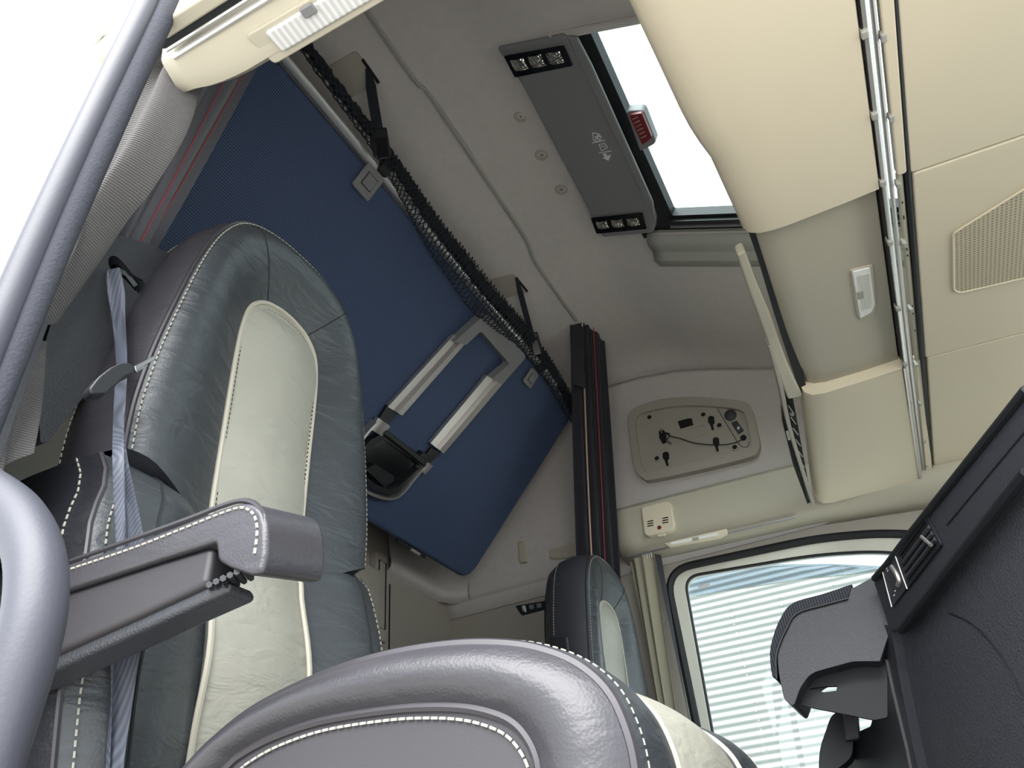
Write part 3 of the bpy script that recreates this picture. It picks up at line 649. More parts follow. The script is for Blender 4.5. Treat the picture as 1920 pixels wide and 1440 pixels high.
t2, P = curtain('door_curtain', 'ribbed grey curtain end hanging below the belt tower', [U(30,630,0,-.014), U(60,630,0,.03), U(88,640,0,.06)], [U(-150,960,0,-.014), U(-20,900,0,.03), U(62,850,0,.065)], 1.5, .008, M_rib, 30)
# beige curtain of the far window, bunched at its pillar
t_, P = curtain('window_curtain', 'beige curtain bunched beside the far window', [V((2.14,.70,1.0)), V((2.11,.66,1.0)), V((2.12,.61,1.0))], [V((2.15,.70,.35)), V((2.13,.68,.35)), V((2.15,.65,.35))], 2.5, .014, M_curtl, 50)
for i in range(5):
    p = V((2.118, .645-.008*i, 1.008)); MB().tube(smooth_path([p, p+V((-.006,0,-.010)), p+V((0,.002,-.02))], 4), .0018, 5).build('curtain_hook', M_print, t_)
MB().slab([[V((2.125+.01*s, .605, 1.0-s*.6)), V((2.15, .590+.02*s, 1.0-s*.6))] for s in [i/8 for i in range(9)]], (.003,0,0)).build('dark_lining', M_curtk, t_)
# ================================================================== FRONT OVERHEAD LOCKERS
ZL = 1.02
def L(u, v, z=ZL): return U(u, v, 2, z)
XA, XB = .80, 1.44
# near locker: deep cream nose, overlaps the hatch view
lk = thing('overhead_locker', 'large cream overhead locker nearest the open door', 'locker', (.4, -.13, 1.1), 'overhead lockers')
xs = [.12+.04*i for i in range(17)]+[.80]
def nose(x):
    b = interp([(-.1,.035),(.25,.027),(.50,.012),(.545,.006),(.60,-.006),(.80,-.018)], x)
    e = 1-.5*sst((x-.72)/.08)*.06
    return [V((x,-.262,ZL+.012)), V((x,-.258,ZL+.002)), V((x,-.20,ZL)), V((x,-.10,ZL)), V((x,b-.05,ZL+.002)), V((x,b-.025,ZL+.007)), V((x,b-.008,ZL+.018)), V((x,b,ZL+.035)), V((x,b-.005,ZL+.10)), V((x,b-.02,ZL+.25))]
P = [nose(x) for x in xs]; o = MB().grid(P)
end = [p.copy() for p in P[-1]]; o.add(end+[V((.80,-.262,ZL+.25))], [tuple(range(len(end)+1))])
o.build('door_shell', M_cream, lk, smooth=50)
MB().box(.12, .80, -.26, -.03, ZL+.24, ZL+.25).build('top_board', M_trim, lk)
# middle locker: recessed, greyer, with a lamp
lm = thing('overhead_locker', 'recessed grey beige overhead locker with a white lamp', 'locker', (1.12, -.13, 1.1), 'overhead lockers')
def nose2(x):
    b = interp([(.8,-.035),(1.2,-.032),(1.44,-.035)], x); z = ZL+.028
    return [V((x,-.262,z+.01)), V((x,-.258,z)), V((x,-.18,z-.002)), V((x,b-.05,z)), V((x,b-.022,z+.006)), V((x,b-.006,z+.018)), V((x,b,z+.04)), V((x,b-.01,z+.30))]
MB().grid([nose2(.80+.64*i/16) for i in range(17)]).build('door_shell', M_cream2, lm, smooth=50)
# its lamp
zq = ZL+.024
lf = thing('reading_lamp', 'white rectangular lamp under the middle overhead locker', 'lamp', U(1621, 550, 2, zq))
q = [U(u, v, 2, zq-.002) for u, v in ((1594,508),(1638,498),(1645,575),(1638,590),(1612,602),(1606,590))]
MB().prism(fillet(q, .006), (0,0,.008)).build('bezel', M_cream2, lf, bevel=.003)
q = [U(u, v, 2, zq-.004) for u, v in ((1598,510),(1632,502),(1641,572),(1635,586),(1613,598))]
lens = MB().prism(fillet(q, .005), (0,0,.006)).build('lens', M_lens, lf, bevel=.003)
for i in range(7):
    a = U(1609+i*3.3, 517-i*.8, 2, zq-.0045); b = U(1617+i*3.0, 583-i*1.2, 2, zq-.0045); MB().tube([a, b], .0011, 5).build('flute', M_white, lens)
MB().prism(fillet([U(u, v, 2, zq-.006) for u, v in ((1607,549),(1618,546),(1620,560),(1609,563))], .003), (0,0,.004)).build('switch', M_lgrey, lf, bevel=.002)
# far locker: deep cream box with an open net shelf on its rear side
lr = thing('overhead_locker', 'cream overhead locker at the far side with a net shelf', 'locker', (1.78, -.13, 1.1), 'overhead lockers')
XE = 2.085
P = []
for i in range(15):
    x = 1.44+(XE-1.44)*i/14; s = i/14; b = lerp(-.024, .045, s); z = ZL-.002-.02*s; e = .04*sst((s-.9)/.1)
    P.append([V((x,-.262,z+.012)), V((x,-.257,z+.002)), V((x,-.18,z)), V((x,b-.05,z)), V((x,b-.02,z+.005)), V((x,b-.004,z+.02)), V((x,b,z+.045)), V((x,b-.002,z+.07))])
o = MB().grid(P); o.add([p.copy() for p in P[0]]+[V((1.44,-.262,ZL+.07))], [tuple(range(9))]); o.add([p.copy() for p in P[-1]]+[V((XE,-.262,ZL+.07))], [tuple(range(9))])
o.build('door_shell', M_cream, lr, smooth=50)
MB().tube([P[i][1]+V((0,-.006,.0)) for i in range(15)], .004, 6).build('chrome_edge', M_alu, lr)
MB().grid([[V((1.445,-.03+.0,ZL+.01)), V((1.445,-.10,ZL-.002)), V((1.445,-.255,ZL-.002))], [V((1.445,-.03,ZL+.03)), V((1.445,-.10,ZL+.03)), V((1.445,-.255,ZL+.03))]]).build('step_edge', M_trim, lr)
# rim trim behind the middle locker, from the hatch corner to the far module
def S(u, v, dz=0): return U(u, v, 2, lerp(1.065, .985, (v-640)/310)+dz if v > 640 else 1.065+dz)
sl = thing('locker_rail', 'grey beige rim trim along the rear of the middle locker', 'trim rail', (1.2, 0, 1.06))
e1 = smooth_path([S(u, v) for u, v in ((1382,480),(1400,535),(1420,590),(1438,640),(1458,700),(1478,750))], 4)
e2 = smooth_path([S(u, v) for u, v in ((1398,470),(1420,530),(1446,592),(1464,645),(1484,698),(1506,744))], 4)
MB().slab([[a, b] for a, b in zip(e1, e2)], (0,0,.03)).build('edge', M_cream2, sl, bevel=.006)
g1 = smooth_path([S(u, v, .012) for u, v in ((1400,425),(1426,500),(1450,580),(1472,650),(1500,735))], 4)
g2 = smooth_path([S(u, v, .012) for u, v in ((1414,425),(1446,500),(1474,580),(1498,655),(1514,742))], 4)
MB().slab([[a, b] for a, b in zip(g1, g2)], (0,0,.02)).build('dark_gap', M_rubk, sl)
# rear face of the far locker: frame with a net pocket
nf = thing('net_shelf', 'dark net pocket on the rear face of the far locker', 'net', S(1495, 830))
q = [S(u, v, .012) for u, v in ((1464,725),(1486,742),(1522,940),(1514,945),(1490,880),(1470,800))]
MB().prism(q, (0,0,.02)).build('cavity', M_slot, nf)
e = smooth_path([S(u, v) for u, v in ((1440,650),(1460,725),(1476,800),(1500,880),(1522,948))], 4); e_ = smooth_path([S(u, v) for u, v in ((1446,648),(1468,722),(1484,800),(1508,880),(1530,952))], 4)
MB().slab([[a, b] for a, b in zip(e, e_)], (0,0,.03)).build('frame', M_trim, nf, bevel=.003)
for i in range(9):
    t = i/8; a = S(lerp(1478,1514,t), lerp(760,930,t), .004); b = S(lerp(1488,1522,t), lerp(775,938,t), .004); MB().tube([a, b], .0016, 5).build('net_cord', M_alud, nf)
MB().tube([S(u, v, .004) for u, v in ((1470,745),(1482,800),(1500,870),(1517,935))], .003, 6).build('net_hem', M_black, nf)
MB().prism([S(u, v, .002) for u, v in ((1474,810),(1486,806),(1490,822),(1478,826))], (0,0,.003)).build('paper_tag', M_lgrey, nf)
MB().tube([S(1481, 775, .003), S(1487, 778, .003)], .004, 8).build('clip', M_alud, nf)
# windscreen curtain track with its clips
fr_ = thing('windscreen_track', 'long bright metal curtain track between the lockers and header', 'rail', (1.2, -.27, 1.03))
for dy, rr in ((-.272, .0050), (-.283, .0042)):
    MB().tube([(x, dy+.004*math.sin((x-.1)*1.5), ZL+.004) for x in [-.1+.1*i for i in range(24)]], rr, 8).build('rail', M_chrome if rr > .0045 else M_alu, fr_)
MB().box(-.1, XE+.04, -.268, -.262, ZL+.004, ZL+.05).build('backing_strip', M_rubk, fr_)
for x in (.26, .46, .62, .78, .95, 1.18, 1.42, 1.62, 1.85, 2.02):
    MB().box(x, x+.014, -.270, -.260, ZL-.004, ZL+.014).build('clip', M_lgrey, fr_, bevel=.002)
    MB().box(x+.02, x+.034, -.294, -.286, ZL-.004, ZL+.012).build('clip', M_lgrey, fr_, bevel=.002)
# strip between track and header panels
st_ = thing('track_cover', 'narrow cream cover strip beside the windscreen track', 'trim', (.4, -.3, ZL))
MB().prism(fillet([(-.1,-.290,ZL), (.785,-.290,ZL), (.785,-.306,ZL), (-.1,-.314,ZL)], .006), (0,0,.02)).build('cover', M_cream, st_, bevel=.003)
sx = thing('track_cover', 'far cream cover strip beside the windscreen track', 'trim', (1.8, -.3, ZL))
MB().prism(fillet([(1.44,-.290,ZL+.006), (2.12,-.286,ZL-.004), (2.12,-.304,ZL-.004), (1.44,-.306,ZL+.006)], .004), (0,0,.02)).build('cover', M_cream, sx, bevel=.003)
tb = thing('blind_roller', 'spotted beige tube in the gap beside the windscreen track', 'tube', (1.1, -.3, ZL+.01))
MB().tube([(.79,-.296,ZL+.012), (1.44,-.296,ZL+.012)], .006, 10).build('roller', M_cream2, tb)
for x in (.86, .9, .905, 1.0, 1.02, 1.2, 1.23, 1.3):
    MB().box(x, x+.006, -.2965, -.2945, ZL+.0055, ZL+.0065).build('speck', M_slot, tb)
# black joint and the header panels in front
MB().box(-.1, XE+.04, -.325, -.300, ZL+.02, ZL+.03).build('joint_backing', M_rubk, fr_)
MB().tube([(-.1,-.314,ZL+.008), (.8,-.309,ZL+.008), (1.44,-.306,ZL+.006), (2.12,-.302,ZL+.004)], .0055, 8).build('rubber_lip', M_rubk, fr_)
wh = thing('windscreen_header', 'cream header over the windscreen with a speaker grille', 'header', (MID, -.5, ZL))
def hpanel(xa, xb, ya=-.316, yb=-.70):
    q = fillet([(xa,ya,ZL+.006), (xb,ya+.004,ZL+.006), (xb,yb,ZL-.02), (xa,yb,ZL-.02)], .008)
    return MB().prism(q, (0,0,.03)).build('panel', M_cream, wh, bevel=.004)
hpanel(-.0, .797); hp = hpanel(.80, 1.437); hpanel(1.44, 2.12)
pn_ = V((0,-.0677,1)).normalized()
q = fillet([UP(u, v, pn_, V((0,-.316,ZL+.0035))) for u, v in ((1787,438),(1806,426),(1960,330),(1960,512),(1800,549),(1788,544))], .010)
sg = MB().prism(q, (0,0,.012)).build('speaker_grille', M_mesh, hp, bevel=.002, label='perforated beige speaker grille')
MB().tube(q, .0022, 6, closed=True).build('grille_rim', M_cream, hp)
# ================================================================== OPEN DOOR SIDE: header with lamp, seals, pillar, handle
hdn = sstruct('trim_4', 'cream header over the open door', (.05, .2, 1.0), 'trim')
ZH = .985
_lip = sorted([(p.y, p.x) for p in [U(u, v, 2, ZH-.003) for u, v in ((352,170),(366,165),(395,160),(430,149),(465,133),(500,113),(560,80),(640,36),(740,-20),(860,-90))]])
def hdr(y):
    e = sst((y-.45)/.17)          # the lip sweeps outward to the pillar at its rear end
    xi = interp(_lip, y); dz = -.004*e
    return [V((xi+.012, y, ZH+.14)), V((xi+.006, y, ZH+.03)), V((xi, y, ZH+.008)), V((xi-.006, y, ZH+dz)), V((xi-.014, y, ZH+.001+dz)), V((max(.0, xi-.05), y, ZH+.012)), V((-.002, y, ZH+.016)), V((-.012, y, ZH+.10))]
MB().grid([hdr(y) for y in [-.7+.06*i for i in range(17)]+[.30+.02*i for i in range(17)]]).build('moulding', M_cream2, hdn, smooth=35, solid=-.006)
MB().tube([V((interp(_lip, y)-.016, y, ZH-.0005)) for y in [-.7+.06*i for i in range(17)]+[.30+.02*i for i in range(16)]], .0012, 5).build('lip_joint', M_slot, hdn)
for dx, rr in ((-.004, .0042), (-.016, .0034)):
    MB().tube([V((dx+.0, y, ZH+.008)) for y in (-.7, -.2, .3, .60)], rr, 8).build('curtain_track', M_chrome, hdn)
MB().box(-.030, -.020, -.7, .60, ZH+.004, ZH+.03).build('track_gap', M_rubk, hdn)
MB().box(-.048, -.028, -.7, .585, ZH+.0, ZH+.06).build('outer_strip', M_cream2, hdn, bevel=.004)
for y in (.42, .30): MB().box(-.012, -.006, y, y+.012, ZH+.0, ZH+.006).build('clip', M_pipe_l, hdn, bevel=.001)
ln = thing('header_lamp', 'clear fluted lamp in the header over the open door', 'lamp', (.04, .36, ZH))
MB().prism(fillet([(.066,.485,ZH-.006), (.066,.20,ZH-.006), (.020,.20,ZH-.003), (.016,.492,ZH-.003)], .008), (0,0,.016)).build('bezel', M_cream2, ln, bevel=.003)
MB().prism(fillet([(.056,.462,ZH-.010), (.056,.23,ZH-.010), (.026,.23,ZH-.008), (.024,.466,ZH-.008)], .006), (0,0,.016)).build('lens', M_lens2, ln, bevel=.004)
MB().prism(fillet([(.034,.405,ZH-.0125), (.034,.385,ZH-.0125), (.020,.385,ZH-.0125), (.020,.405,ZH-.0125)], .003), (0,0,.006)).build('switch', M_greyp, ln, bevel=.002)
# pillar seals: pale outer lip and flocked inner lip
sl1 = sstruct('trim_5', 'two tone rubber seal up the open door pillar', (0, .7, .6), 'seal')
pin = [(-110,1000),(-62,880),(-18,768),(51,598),(94,495),(139,392),(191,278),(244,162),(282,82),(318,5),(345,-60)]
pout = [(-160,1000),(-111,880),(-66,768),(4,598),(48,495),(94,392),(147,278),(202,162),(241,82),(278,5),(306,-60)]
so1 = smooth_path([U(u, v, 0, -.070) for u, v in pout], 4); so2 = smooth_path([U(u, v, 0, -.052) for u, v in pin], 4)
MB().tube(so1, .0145, 14).build('outer_lip', M_rub, sl1); MB().tube(so2, .0135, 14).build('inner_lip', M_rub2, sl1)
# grab handle outside the pillar
gh = thing('grab_handle', 'thick grey tube grab handle beside the open door pillar', 'handle', U(60, 1150, 0, -.06))
gpts = [U(u, v, 0, -.06) for u, v in ((-190,880),(-90,890),(-20,925),(36,975),(66,1050),(66,1140),(46,1230),(10,1340),(-30,1460),(-55,1560))]
MB().tube(smooth_path(gpts, 6), .0185, 20).build('tube', M_rub, gh)
for p in (gpts[0], gpts[-1]):
    MB().lathe(p+V((.04,0,0)), (-1,0,0), [(.03,0),(.03,.01),(.02,.03),(.018,.05)], 16).build('foot', M_black, gh)
# belt tower
tw = thing('belt_tower', 'grained black seat belt tower beside the near seat', 'belt tower', (.12, .86, .3))
q = [U(u, v, 1, .80) for u, v in ((188,432),(262,452),(338,482),(330,520),(230,640),(160,740),(88,830),(76,830),(70,700),(96,600),(150,490))]
tq = fillet(q, [.03,.01,.03,.01,.01,.01,.01,.02,.05,.05,.05], 6)
slot = fillet([U(u, v, 1, .80) for u, v in ((203,482),(216,478),(232,492),(252,518),(270,524),(274,545),(258,552),(245,535),(222,512),(204,502))], .01)
MB().prism(tq, (-.0,.14,0), [slot]).build('casing', M_tower, tw, bevel=.016, seg=4)
MB().prism(fillet([U(u, v, 1, .83) for u, v in ((196,470),(290,500),(285,570),(200,530))], .01), (0,.01,0)).build('slot_back', M_slot, tw)
MB().tube([U(u, v, 1, .815) for u, v in ((212,505),(232,515),(250,538))], .009, 8).build('guide_bar', M_blackg, tw)
# ================================================================== SEATS
def seat(cx, dz, label, near):
    th = thing('truck_seat', label, 'seat', (cx, .5, -.36), 'leather cab seats')
    YF = .735
    def T(x, y, z): return V((cx+x, y, z+dz))
    def yf(z): return YF-.008*sst((z-.55)/.5)-.03*sst((.5-z)/.25)+.02*sst((.18-z)/.2)
    O = [(-.236,.495),(-.238,.56),(-.230,.65),(-.214,.75),(-.196,.84),(-.172,.915),(-.134,.972),(-.075,1.003),(0,1.012)]
    I = [(-.088,.425),(-.088,.55),(-.089,.65),(-.090,.73),(-.088,.79),(-.078,.835),(-.052,.862),(-.022,.872),(0,.874)]
    mir = lambda C: C+[(-x, z) for x, z in C[-2::-1]]
    cO = [p for p in smooth_path([V((x, 0, z)) for x, z in mir(O)], 6)]; cI = [p for p in smooth_path([V((x, 0, z)) for x, z in mir(I)], 6)]
    n = len(cO); KW = 14
    def hgt(w): return .030*math.sin(min(1, w/.75)*math.pi/2)**1.2-.022*max(0, (w-.75)/.25)**2.2
    def up(i, w):
        a, b = cI[i], cO[i]; p = a.lerp(b, w); return T(p.x, yf(p.z)-.004-hgt(w), p.z)
    P = [[up(i, j/KW) for j in range(KW+1)] for i in range(n)]
    MB().grid(P).build('upper_bolster', M_ldark, th, smooth=70)
    edge = [P[i][-1] for i in range(n)]
    # undersides of the two bolster ends
    for i in (0, n-1): MB().grid([P[i], [V((p.x, yf(.46)+.02, p.z-.01)) for p in P[i]]]).build('bolster_end', M_lblack, th)
    # side wall, piping and thread
    o = MB(); Q = []
    for i in range(n):
        e = edge[i]; c = T(0, 0, .6); rad = V((e.x-c.x, 0, (e.z-c.z)*.8)); rad = rad.normalized() if rad.length else V((0,0,1))
        Q.append([e, e+rad*.010+V((0,.025,0)), e+rad*.014+V((0,.06,0)), e+rad*.008+V((0,.10,0)), e-rad*.012+V((0,.135,0)), e-rad*.05+V((0,.15,0))])
    o.grid(Q).build('side_wall', M_lside, th, smooth=70)
    MB().prism([q[-1] for q in Q], (0,.004,0)).build('back_shell', M_black, th)
    MB().tube([p+V((0,-.001,0)) for p in edge], .0035, 7).build('piping', M_pipe_d, th)
    MB().dashes([up(i, .965)+V((0,-.0022,0)) for i in range(n)], .0055, .0035, .0011).build('stitching', M_stitch, th, kind='stuff')
    MB().dashes([q[3]+V((math.copysign(.001, q[3].x-cx),0,0)) for q in Q], .0055, .0035, .0011).build('side_stitching', M_stitch, th, kind='stuff')
    ip = [P[i][0]+V((0,-.002,0)) for i in range(n)]
    MB().tube(ip, .0042, 7).build('insert_piping', M_pipe_l, th)
    MB().dashes([P[i][0].lerp(V((cx, P[i][0].y, .6+dz)), .05)+V((0,-.004,0)) for i in range(n)], .004, .004, .0008).build('insert_stitching', M_seam, th, kind='stuff')
    for i in (int(n*.40), int(n*.62)):
        MB().tube([up(i, j/10)+V((0,-.0002,0)) for j in range(0, 11)], .0012, 5).build('seam', M_seam, th)
    # centre insert, continuous to the bottom
    zs = [.0+.02*i for i in range(22)]+[.45+.0]
    def gw(z): return interp([(0,.092),(.2,.09),(.45,.086),(.55,.085),(.64,.089),(.73,.090),(.79,.088),(.835,.078),(.862,.052),(.872,.022),(.8738,.005)], z)
    P2 = []
    for z in [.02*i for i in range(21)]:
        g = gw(z); P2.append([T(g*s, yf(z)-.006-.012*(1-s*s)-.003*math.sin(z*26), z) for s in [k_/10-1 for k_ in range(21)]])
    for i in range(n//2):
        g = abs(cI[i].x); z = cI[i].z; P2.append([T(g*s, yf(z)-.006-.012*(1-s*s)*min(1, (.876-z)/.05)-.003*math.sin(z*26), z) for s in [k_/10-1 for k_ in range(21)]])
    MB().grid(P2).build('centre_insert', M_llight, th, smooth=70)
    for s in (0, -1):
        MB().tube([r[s]+V((0,-.004,0)) for r in P2[:22]], .004, 6).build('insert_piping', M_pipe_l, th)
    # lower bolsters
    for sg_ in (-1, 1):
        P3 = []
        for z in [.0+.0255*i for i in range(20)]:
            g = gw(z); wd = .205+.04*sst((z)/.25)-.012*sst((z-.38)/.07); top_ = sst((.495-z)/.05) if z > .445 else 1
            r = []
            for j in range(15):
                t = j/14; x = lerp(g, wd+.018, t); h = .036*math.sin(min(1, t/.6)*math.pi/2)**1.4-.026*max(0, (t-.6)/.4)**2.2
                r.append(T(sg_*x, yf(z)-.004-h*(.15+.85*top_)+.012*(1-top_), z))
            P3.append(r)
        MB().grid(P3).build('lower_bolster', M_ldark, th, smooth=70)
        W_ = [[r[-1], r[-1]+V((sg_*.008,.03,0)), r[-1]+V((sg_*.010,.10,0)), r[-1]+V((sg_*.004,.30,0))] for r in P3]
        MB().grid(W_).build('lower_side', M_lblack, th, smooth=60)
        MB().tube([r[-1] for r in P3], .003, 6).build('piping', M_pipe_d, th)
        MB().dashes([r[1]+V((sg_*.0008,0,0)) for r in W_], .006, .004, .0013).build('stitching', M_stitch, th, kind='stuff')
        MB().tube([r[9] +V((0,-.0005,0)) for r in P3], .0018, 5).build('seam', M_seam, th)
        MB().dashes([P3[-1][j]+V((0,-.003,.002)) for j in range(3, 14)]+[r[13]+V((0,-.002,0)) for r in P3[-1:3:-1]], .0055, .0035, .0011).build('top_stitching', M_stitch, th, kind='stuff')
    # seat cushion: side profile swept across
    XS = -.225
    if near: prof = [U(u, v, 0, cx+XS) for u, v in ((270,1530),(350,1440),(400,1388),(480,1325),(600,1265),(720,1226),(850,1205),(960,1205),(1040,1222),(1100,1252),(1148,1300),(1180,1370),(1196,1440),(1200,1510))]
    prof_yz = [(p.y, p.z) for p in prof] if near else seat.prof
    if near: seat.prof = prof_yz
    base = smooth_path([V((0, y, z)) for y, z in prof_yz], 5); cc = V((0, .33, .0))
    def cp(x, k_, inset, dzz=0): p = base[k_]; d = (cc-p).normalized(); return T(x, p.y+d.y*inset, p.z+d.z*inset+dzz)
    m_ = len(base)
    def cush(x):  # inset of the upholstery below the profile at this x
        ax = abs(x); return lerp(.0, .0, 0) if ax > .2 else .004+.014*sst((.2-ax)/.1)
    xa = [XS, XS+.004, XS+.014, XS+.03, XS+.06, XS+.09, XS+.12]; ia = [.002, -.002, -.004, -.005, -.004, .0, .006]
    o = MB().grid([[cp(x, k_, i_) for k_ in range(m_)] for x, i_ in zip(xa, ia)]); o.grid([[cp(-x, k_, i_) for k_ in range(m_)] for x, i_ in zip(xa, ia)]); o.build('cushion_bolster', M_ldark, th, smooth=70)
    xm = [-.125+.0125*i for i in range(21)]
    MB().grid([[cp(x, k_, .006-.010*(1-(x/.125)**2)) for k_ in range(m_)] for x in xm]).build('cushion_insert', M_llight, th, smooth=70)
    for sg_ in (-1, 1):
        MB().tube([cp(sg_*.125, k_, .003) for k_ in range(m_)], .004, 6).build('insert_piping', M_pipe_l, th)
        MB().tube([cp(sg_*abs(XS), k_, .002) for k_ in range(m_)], .0045, 7).build('edge_piping', M_pipe_d, th)
        MB().dashes([cp(sg_*(abs(XS)-.012), k_, -.0042) for k_ in range(m_)], .0042, .0026, .0006).build('edge_stitching', M_stitch, th, kind='stuff')
        # side band between the edge piping and the inset panel
        if near and sg_ < 0: inn = [U(u, v, 0, cx+XS-.004) for u, v in ((330,1530),(420,1438),(450,1412),(510,1380),(600,1350),(720,1330),(800,1324),(870,1326),(925,1338),(962,1356),(988,1385),(1004,1420),(1010,1460),(1012,1530)) ]; seat.inn = [(p.y, p.z) for p in inn]
        ii = smooth_path([V((0, y, z)) for y, z in seat.inn], 5); R_ = []
        for k_ in range(m_):
            a = base[k_]; b = ii[k_]; r = []
            for j in range(9):
                t = j/8; p = a.lerp(b, t); r.append(T(sg_*(abs(XS)+.018*math.sin(t*math.pi)**.8+.002*t), p.y, p.z))
            R_.append(r)
        MB().grid(R_).build('side_band', M_lside, th, smooth=70)
        MB().tube([r[-1] for r in R_], .004, 7).build('panel_piping', M_pipe_d, th)
        MB().dashes([r[-1]+V((sg_*.001,(.33-(r[-1].y))*.06,-.008)) for r in R_], .0055, .0016, .0011).build('panel_stitching', M_stitch, th, kind='stuff')
        pn = [r[-1]+V((-sg_*.001,0,0)) for r in R_]
        MB().prism(pn+[V((pn[-1].x, pn[-1].y, -.2+dz)), V((pn[0].x, pn[0].y+.1, -.2+dz))], (-sg_*.03,0,0)).build('side_panel', M_lpanel, th)
    MB().box(cx-.2, cx+.2, .2, .75, -.36, -.14+dz).build('suspension_base', M_black, th, bevel=.02)
    return th
s1 = seat(.385, 0, 'black and stone leather seat beside the open door', True)
s2 = seat(1.875, -.09, 'black and stone leather seat in front of the far window', False)
# buckle on the far seat
bu = MB().obox(U(1034,1195,0,1.60), V((.0,-.05,-.01)), V((0,0,-.06)), V((-.012,0,0))).build('side_handle', M_black, s2, bevel=.004)
# armrest of the near seat
XR = .075
ar = MB(); AP = lambda u, v, x=XR: U(u, v, 0, x)
side = [(-40,1128),(60,1095),(130,1056),(250,1018),(340,982),(410,955),(450,942),(474,943),(492,956),(499,985),(498,1040),(490,1074),(470,1080),(430,1066),(406,1052),(402,1018),(300,1050),(130,1106),(-40,1160)]
pad = MB().prism(fillet([AP(u, v) for u, v in side], [.0]*6+[.015,.012,.012,.02,.02,.015,.01,.006,.005,.004,.0,.0,.0], 4), (.074,0,.016)).build('armrest_pad', M_lside, s1, bevel=.013, seg=5)
core = [(-40,1172),(130,1108),(300,1052),(400,1022),(386,1096),(250,1160),(90,1232),(-40,1290)]
MB().prism([AP(u, v, XR+.006) for u, v in core], (.04,0,0)).build('armrest_core', M_lpanel, s1, bevel=.006)
und = [AP(u, v, XR+.008) for u, v in ((60,1245),(386,1100),(470,1075),(455,1110),(380,1150),(100,1290))]
MB().prism([AP(u, v, XR+.012) for u, v in ((-40,1285),(90,1230),(386,1095),(425,1086),(428,1108),(330,1152),(100,1258),(-40,1320))], (.034,0,0)).build('armrest_underside', M_tower, s1, bevel=.006)
for i in range(6):
    u, v = 392+i*13, 1100-i*6; MB().tube([AP(u, v-4, XR+.004), AP(u+14, v+14, XR+.03)], .0028, 6).build('height_wheel_rib', M_black, s1)
st = MB(); pth = smooth_path([AP(u, v, XR-.0005) for u, v in ((134,1066),(250,1027),(340,992),(410,964),(448,952),(468,957),(479,972),(482,1000),(477,1040))], 6)
st.dashes(pth, .0045, .0030, .0012); st.build('armrest_stitching', M_stitch, s1, kind='stuff')
MB().tube(smooth_path([AP(u, v, XR+.003) for u, v in ((134,1052),(340,978),(410,951),(452,939),(480,946),(493,968),(496,1000),(490,1056))], 6), .0025, 6).build('armrest_piping', M_pipe_d, s1)
MB().prism(fillet([AP(u, v, XR+.03) for u, v in ((-60,1080),(0,1060),(0,1330),(-60,1350))], .02), (.07,0,0)).build('armrest_pivot', M_black, s1, bevel=.01)
# seat belt of the near seat
sb = thing('seat_belt', 'grey seat belt with tongue hanging beside the near seat', 'seat belt', U(225, 690, 1, .70))
bp_ = [(212,502,.79,12),(220,545,.775,16),(226,600,.755,10),(230,650,.735,7),(232,690,.72,6),(230,740,.705,8),(228,800,.695,10),(229,860,.665,14),(236,940,.663,21),(241,1010,.663,26),(238,1100,.665,28),(228,1200,.665,27),(222,1300,.665,20),(214,1400,.665,14),(210,1480,.665,12)]
Lp = smooth_path([U(u-h_, v, 1, y-.0*(v > 700)) for u, v, y, h_ in bp_], 4); Rp = smooth_path([U(u+h_, v+h_*.3, 1, y-.012) for u, v, y, h_ in bp_], 4)
P = [[a.lerp(b, t)+V((0,.006*math.sin(t*6.28+i*.1),0)) for t in [j/8 for j in range(9)]] for i, (a, b) in enumerate(zip(Lp, Rp))]
MB().slab(P, (0,.0015,0)).build('webbing', M_belt, sb, smooth=60)
tq_ = [U(u, v, 1, .665) for u, v in ((168,728),(185,706),(208,688),(228,679),(246,680),(255,690),(250,700),(236,705),(222,718),(200,738),(172,739)) ]
MB().prism(fillet(tq_, .004), (.004,.018,0)).build('tongue_grip', M_black, sb, bevel=.005, seg=3)
MB().prism([U(u, v, 1, .672) for u, v in ((253,686),(288,667),(294,672),(255,696))], (0,.004,0)).build('tongue_blade', M_steel, sb, bevel=.0008)
MB().prism([U(u, v, 1, .673) for u, v in ((256,692),(276,683),(278,687),(256,698))], (0,.004,0)).build('tongue_blade', M_steel, sb, bevel=.0008)
# ================================================================== DASHBOARD
da = thing('dashboard', 'dark grained dashboard with side vent and ribbed tray', 'dashboard', (1.1, -.1, .1))
B0 = V((1.10, -.023, .44)); A0 = V((.561, -.233, .44)); dd = (A0-B0).normalized(); dn = V((dd.y, -dd.x, 0)).normalized()
if dn.dot(CAM-B0) < 0: dn = -dn
def D(u, v, off=0): return UP(u, v, dn, B0+dn*off)
q = [D(u, v) for u, v in ((1664,1058),(1700,1010),(1925,730),(2060,560),(2060,760),(1925,885),(1800,1040),(1690,1182),(1668,1186),(1660,1160),(1636,1090))]
MB().prism(q, -dn*.06).build('upper_band', M_dash, da, bevel=.006, seg=3)
MB().tube([D(u, v, .002) for u, v in ((1640,1085),(1664,1058),(1700,1010),(1925,730))], .006, 8).build('upper_edge', M_black, da)
MB().tube([D(u, v, .001) for u, v in ((1690,1182),(1800,1042),(1925,886))], .007, 8).build('lower_edge', M_black, da)
MB().tube([D(u, v, .0005) for u, v in ((1775,985),(1850,895),(1925,805))], .0012, 5).build('seam', M_slot, da)
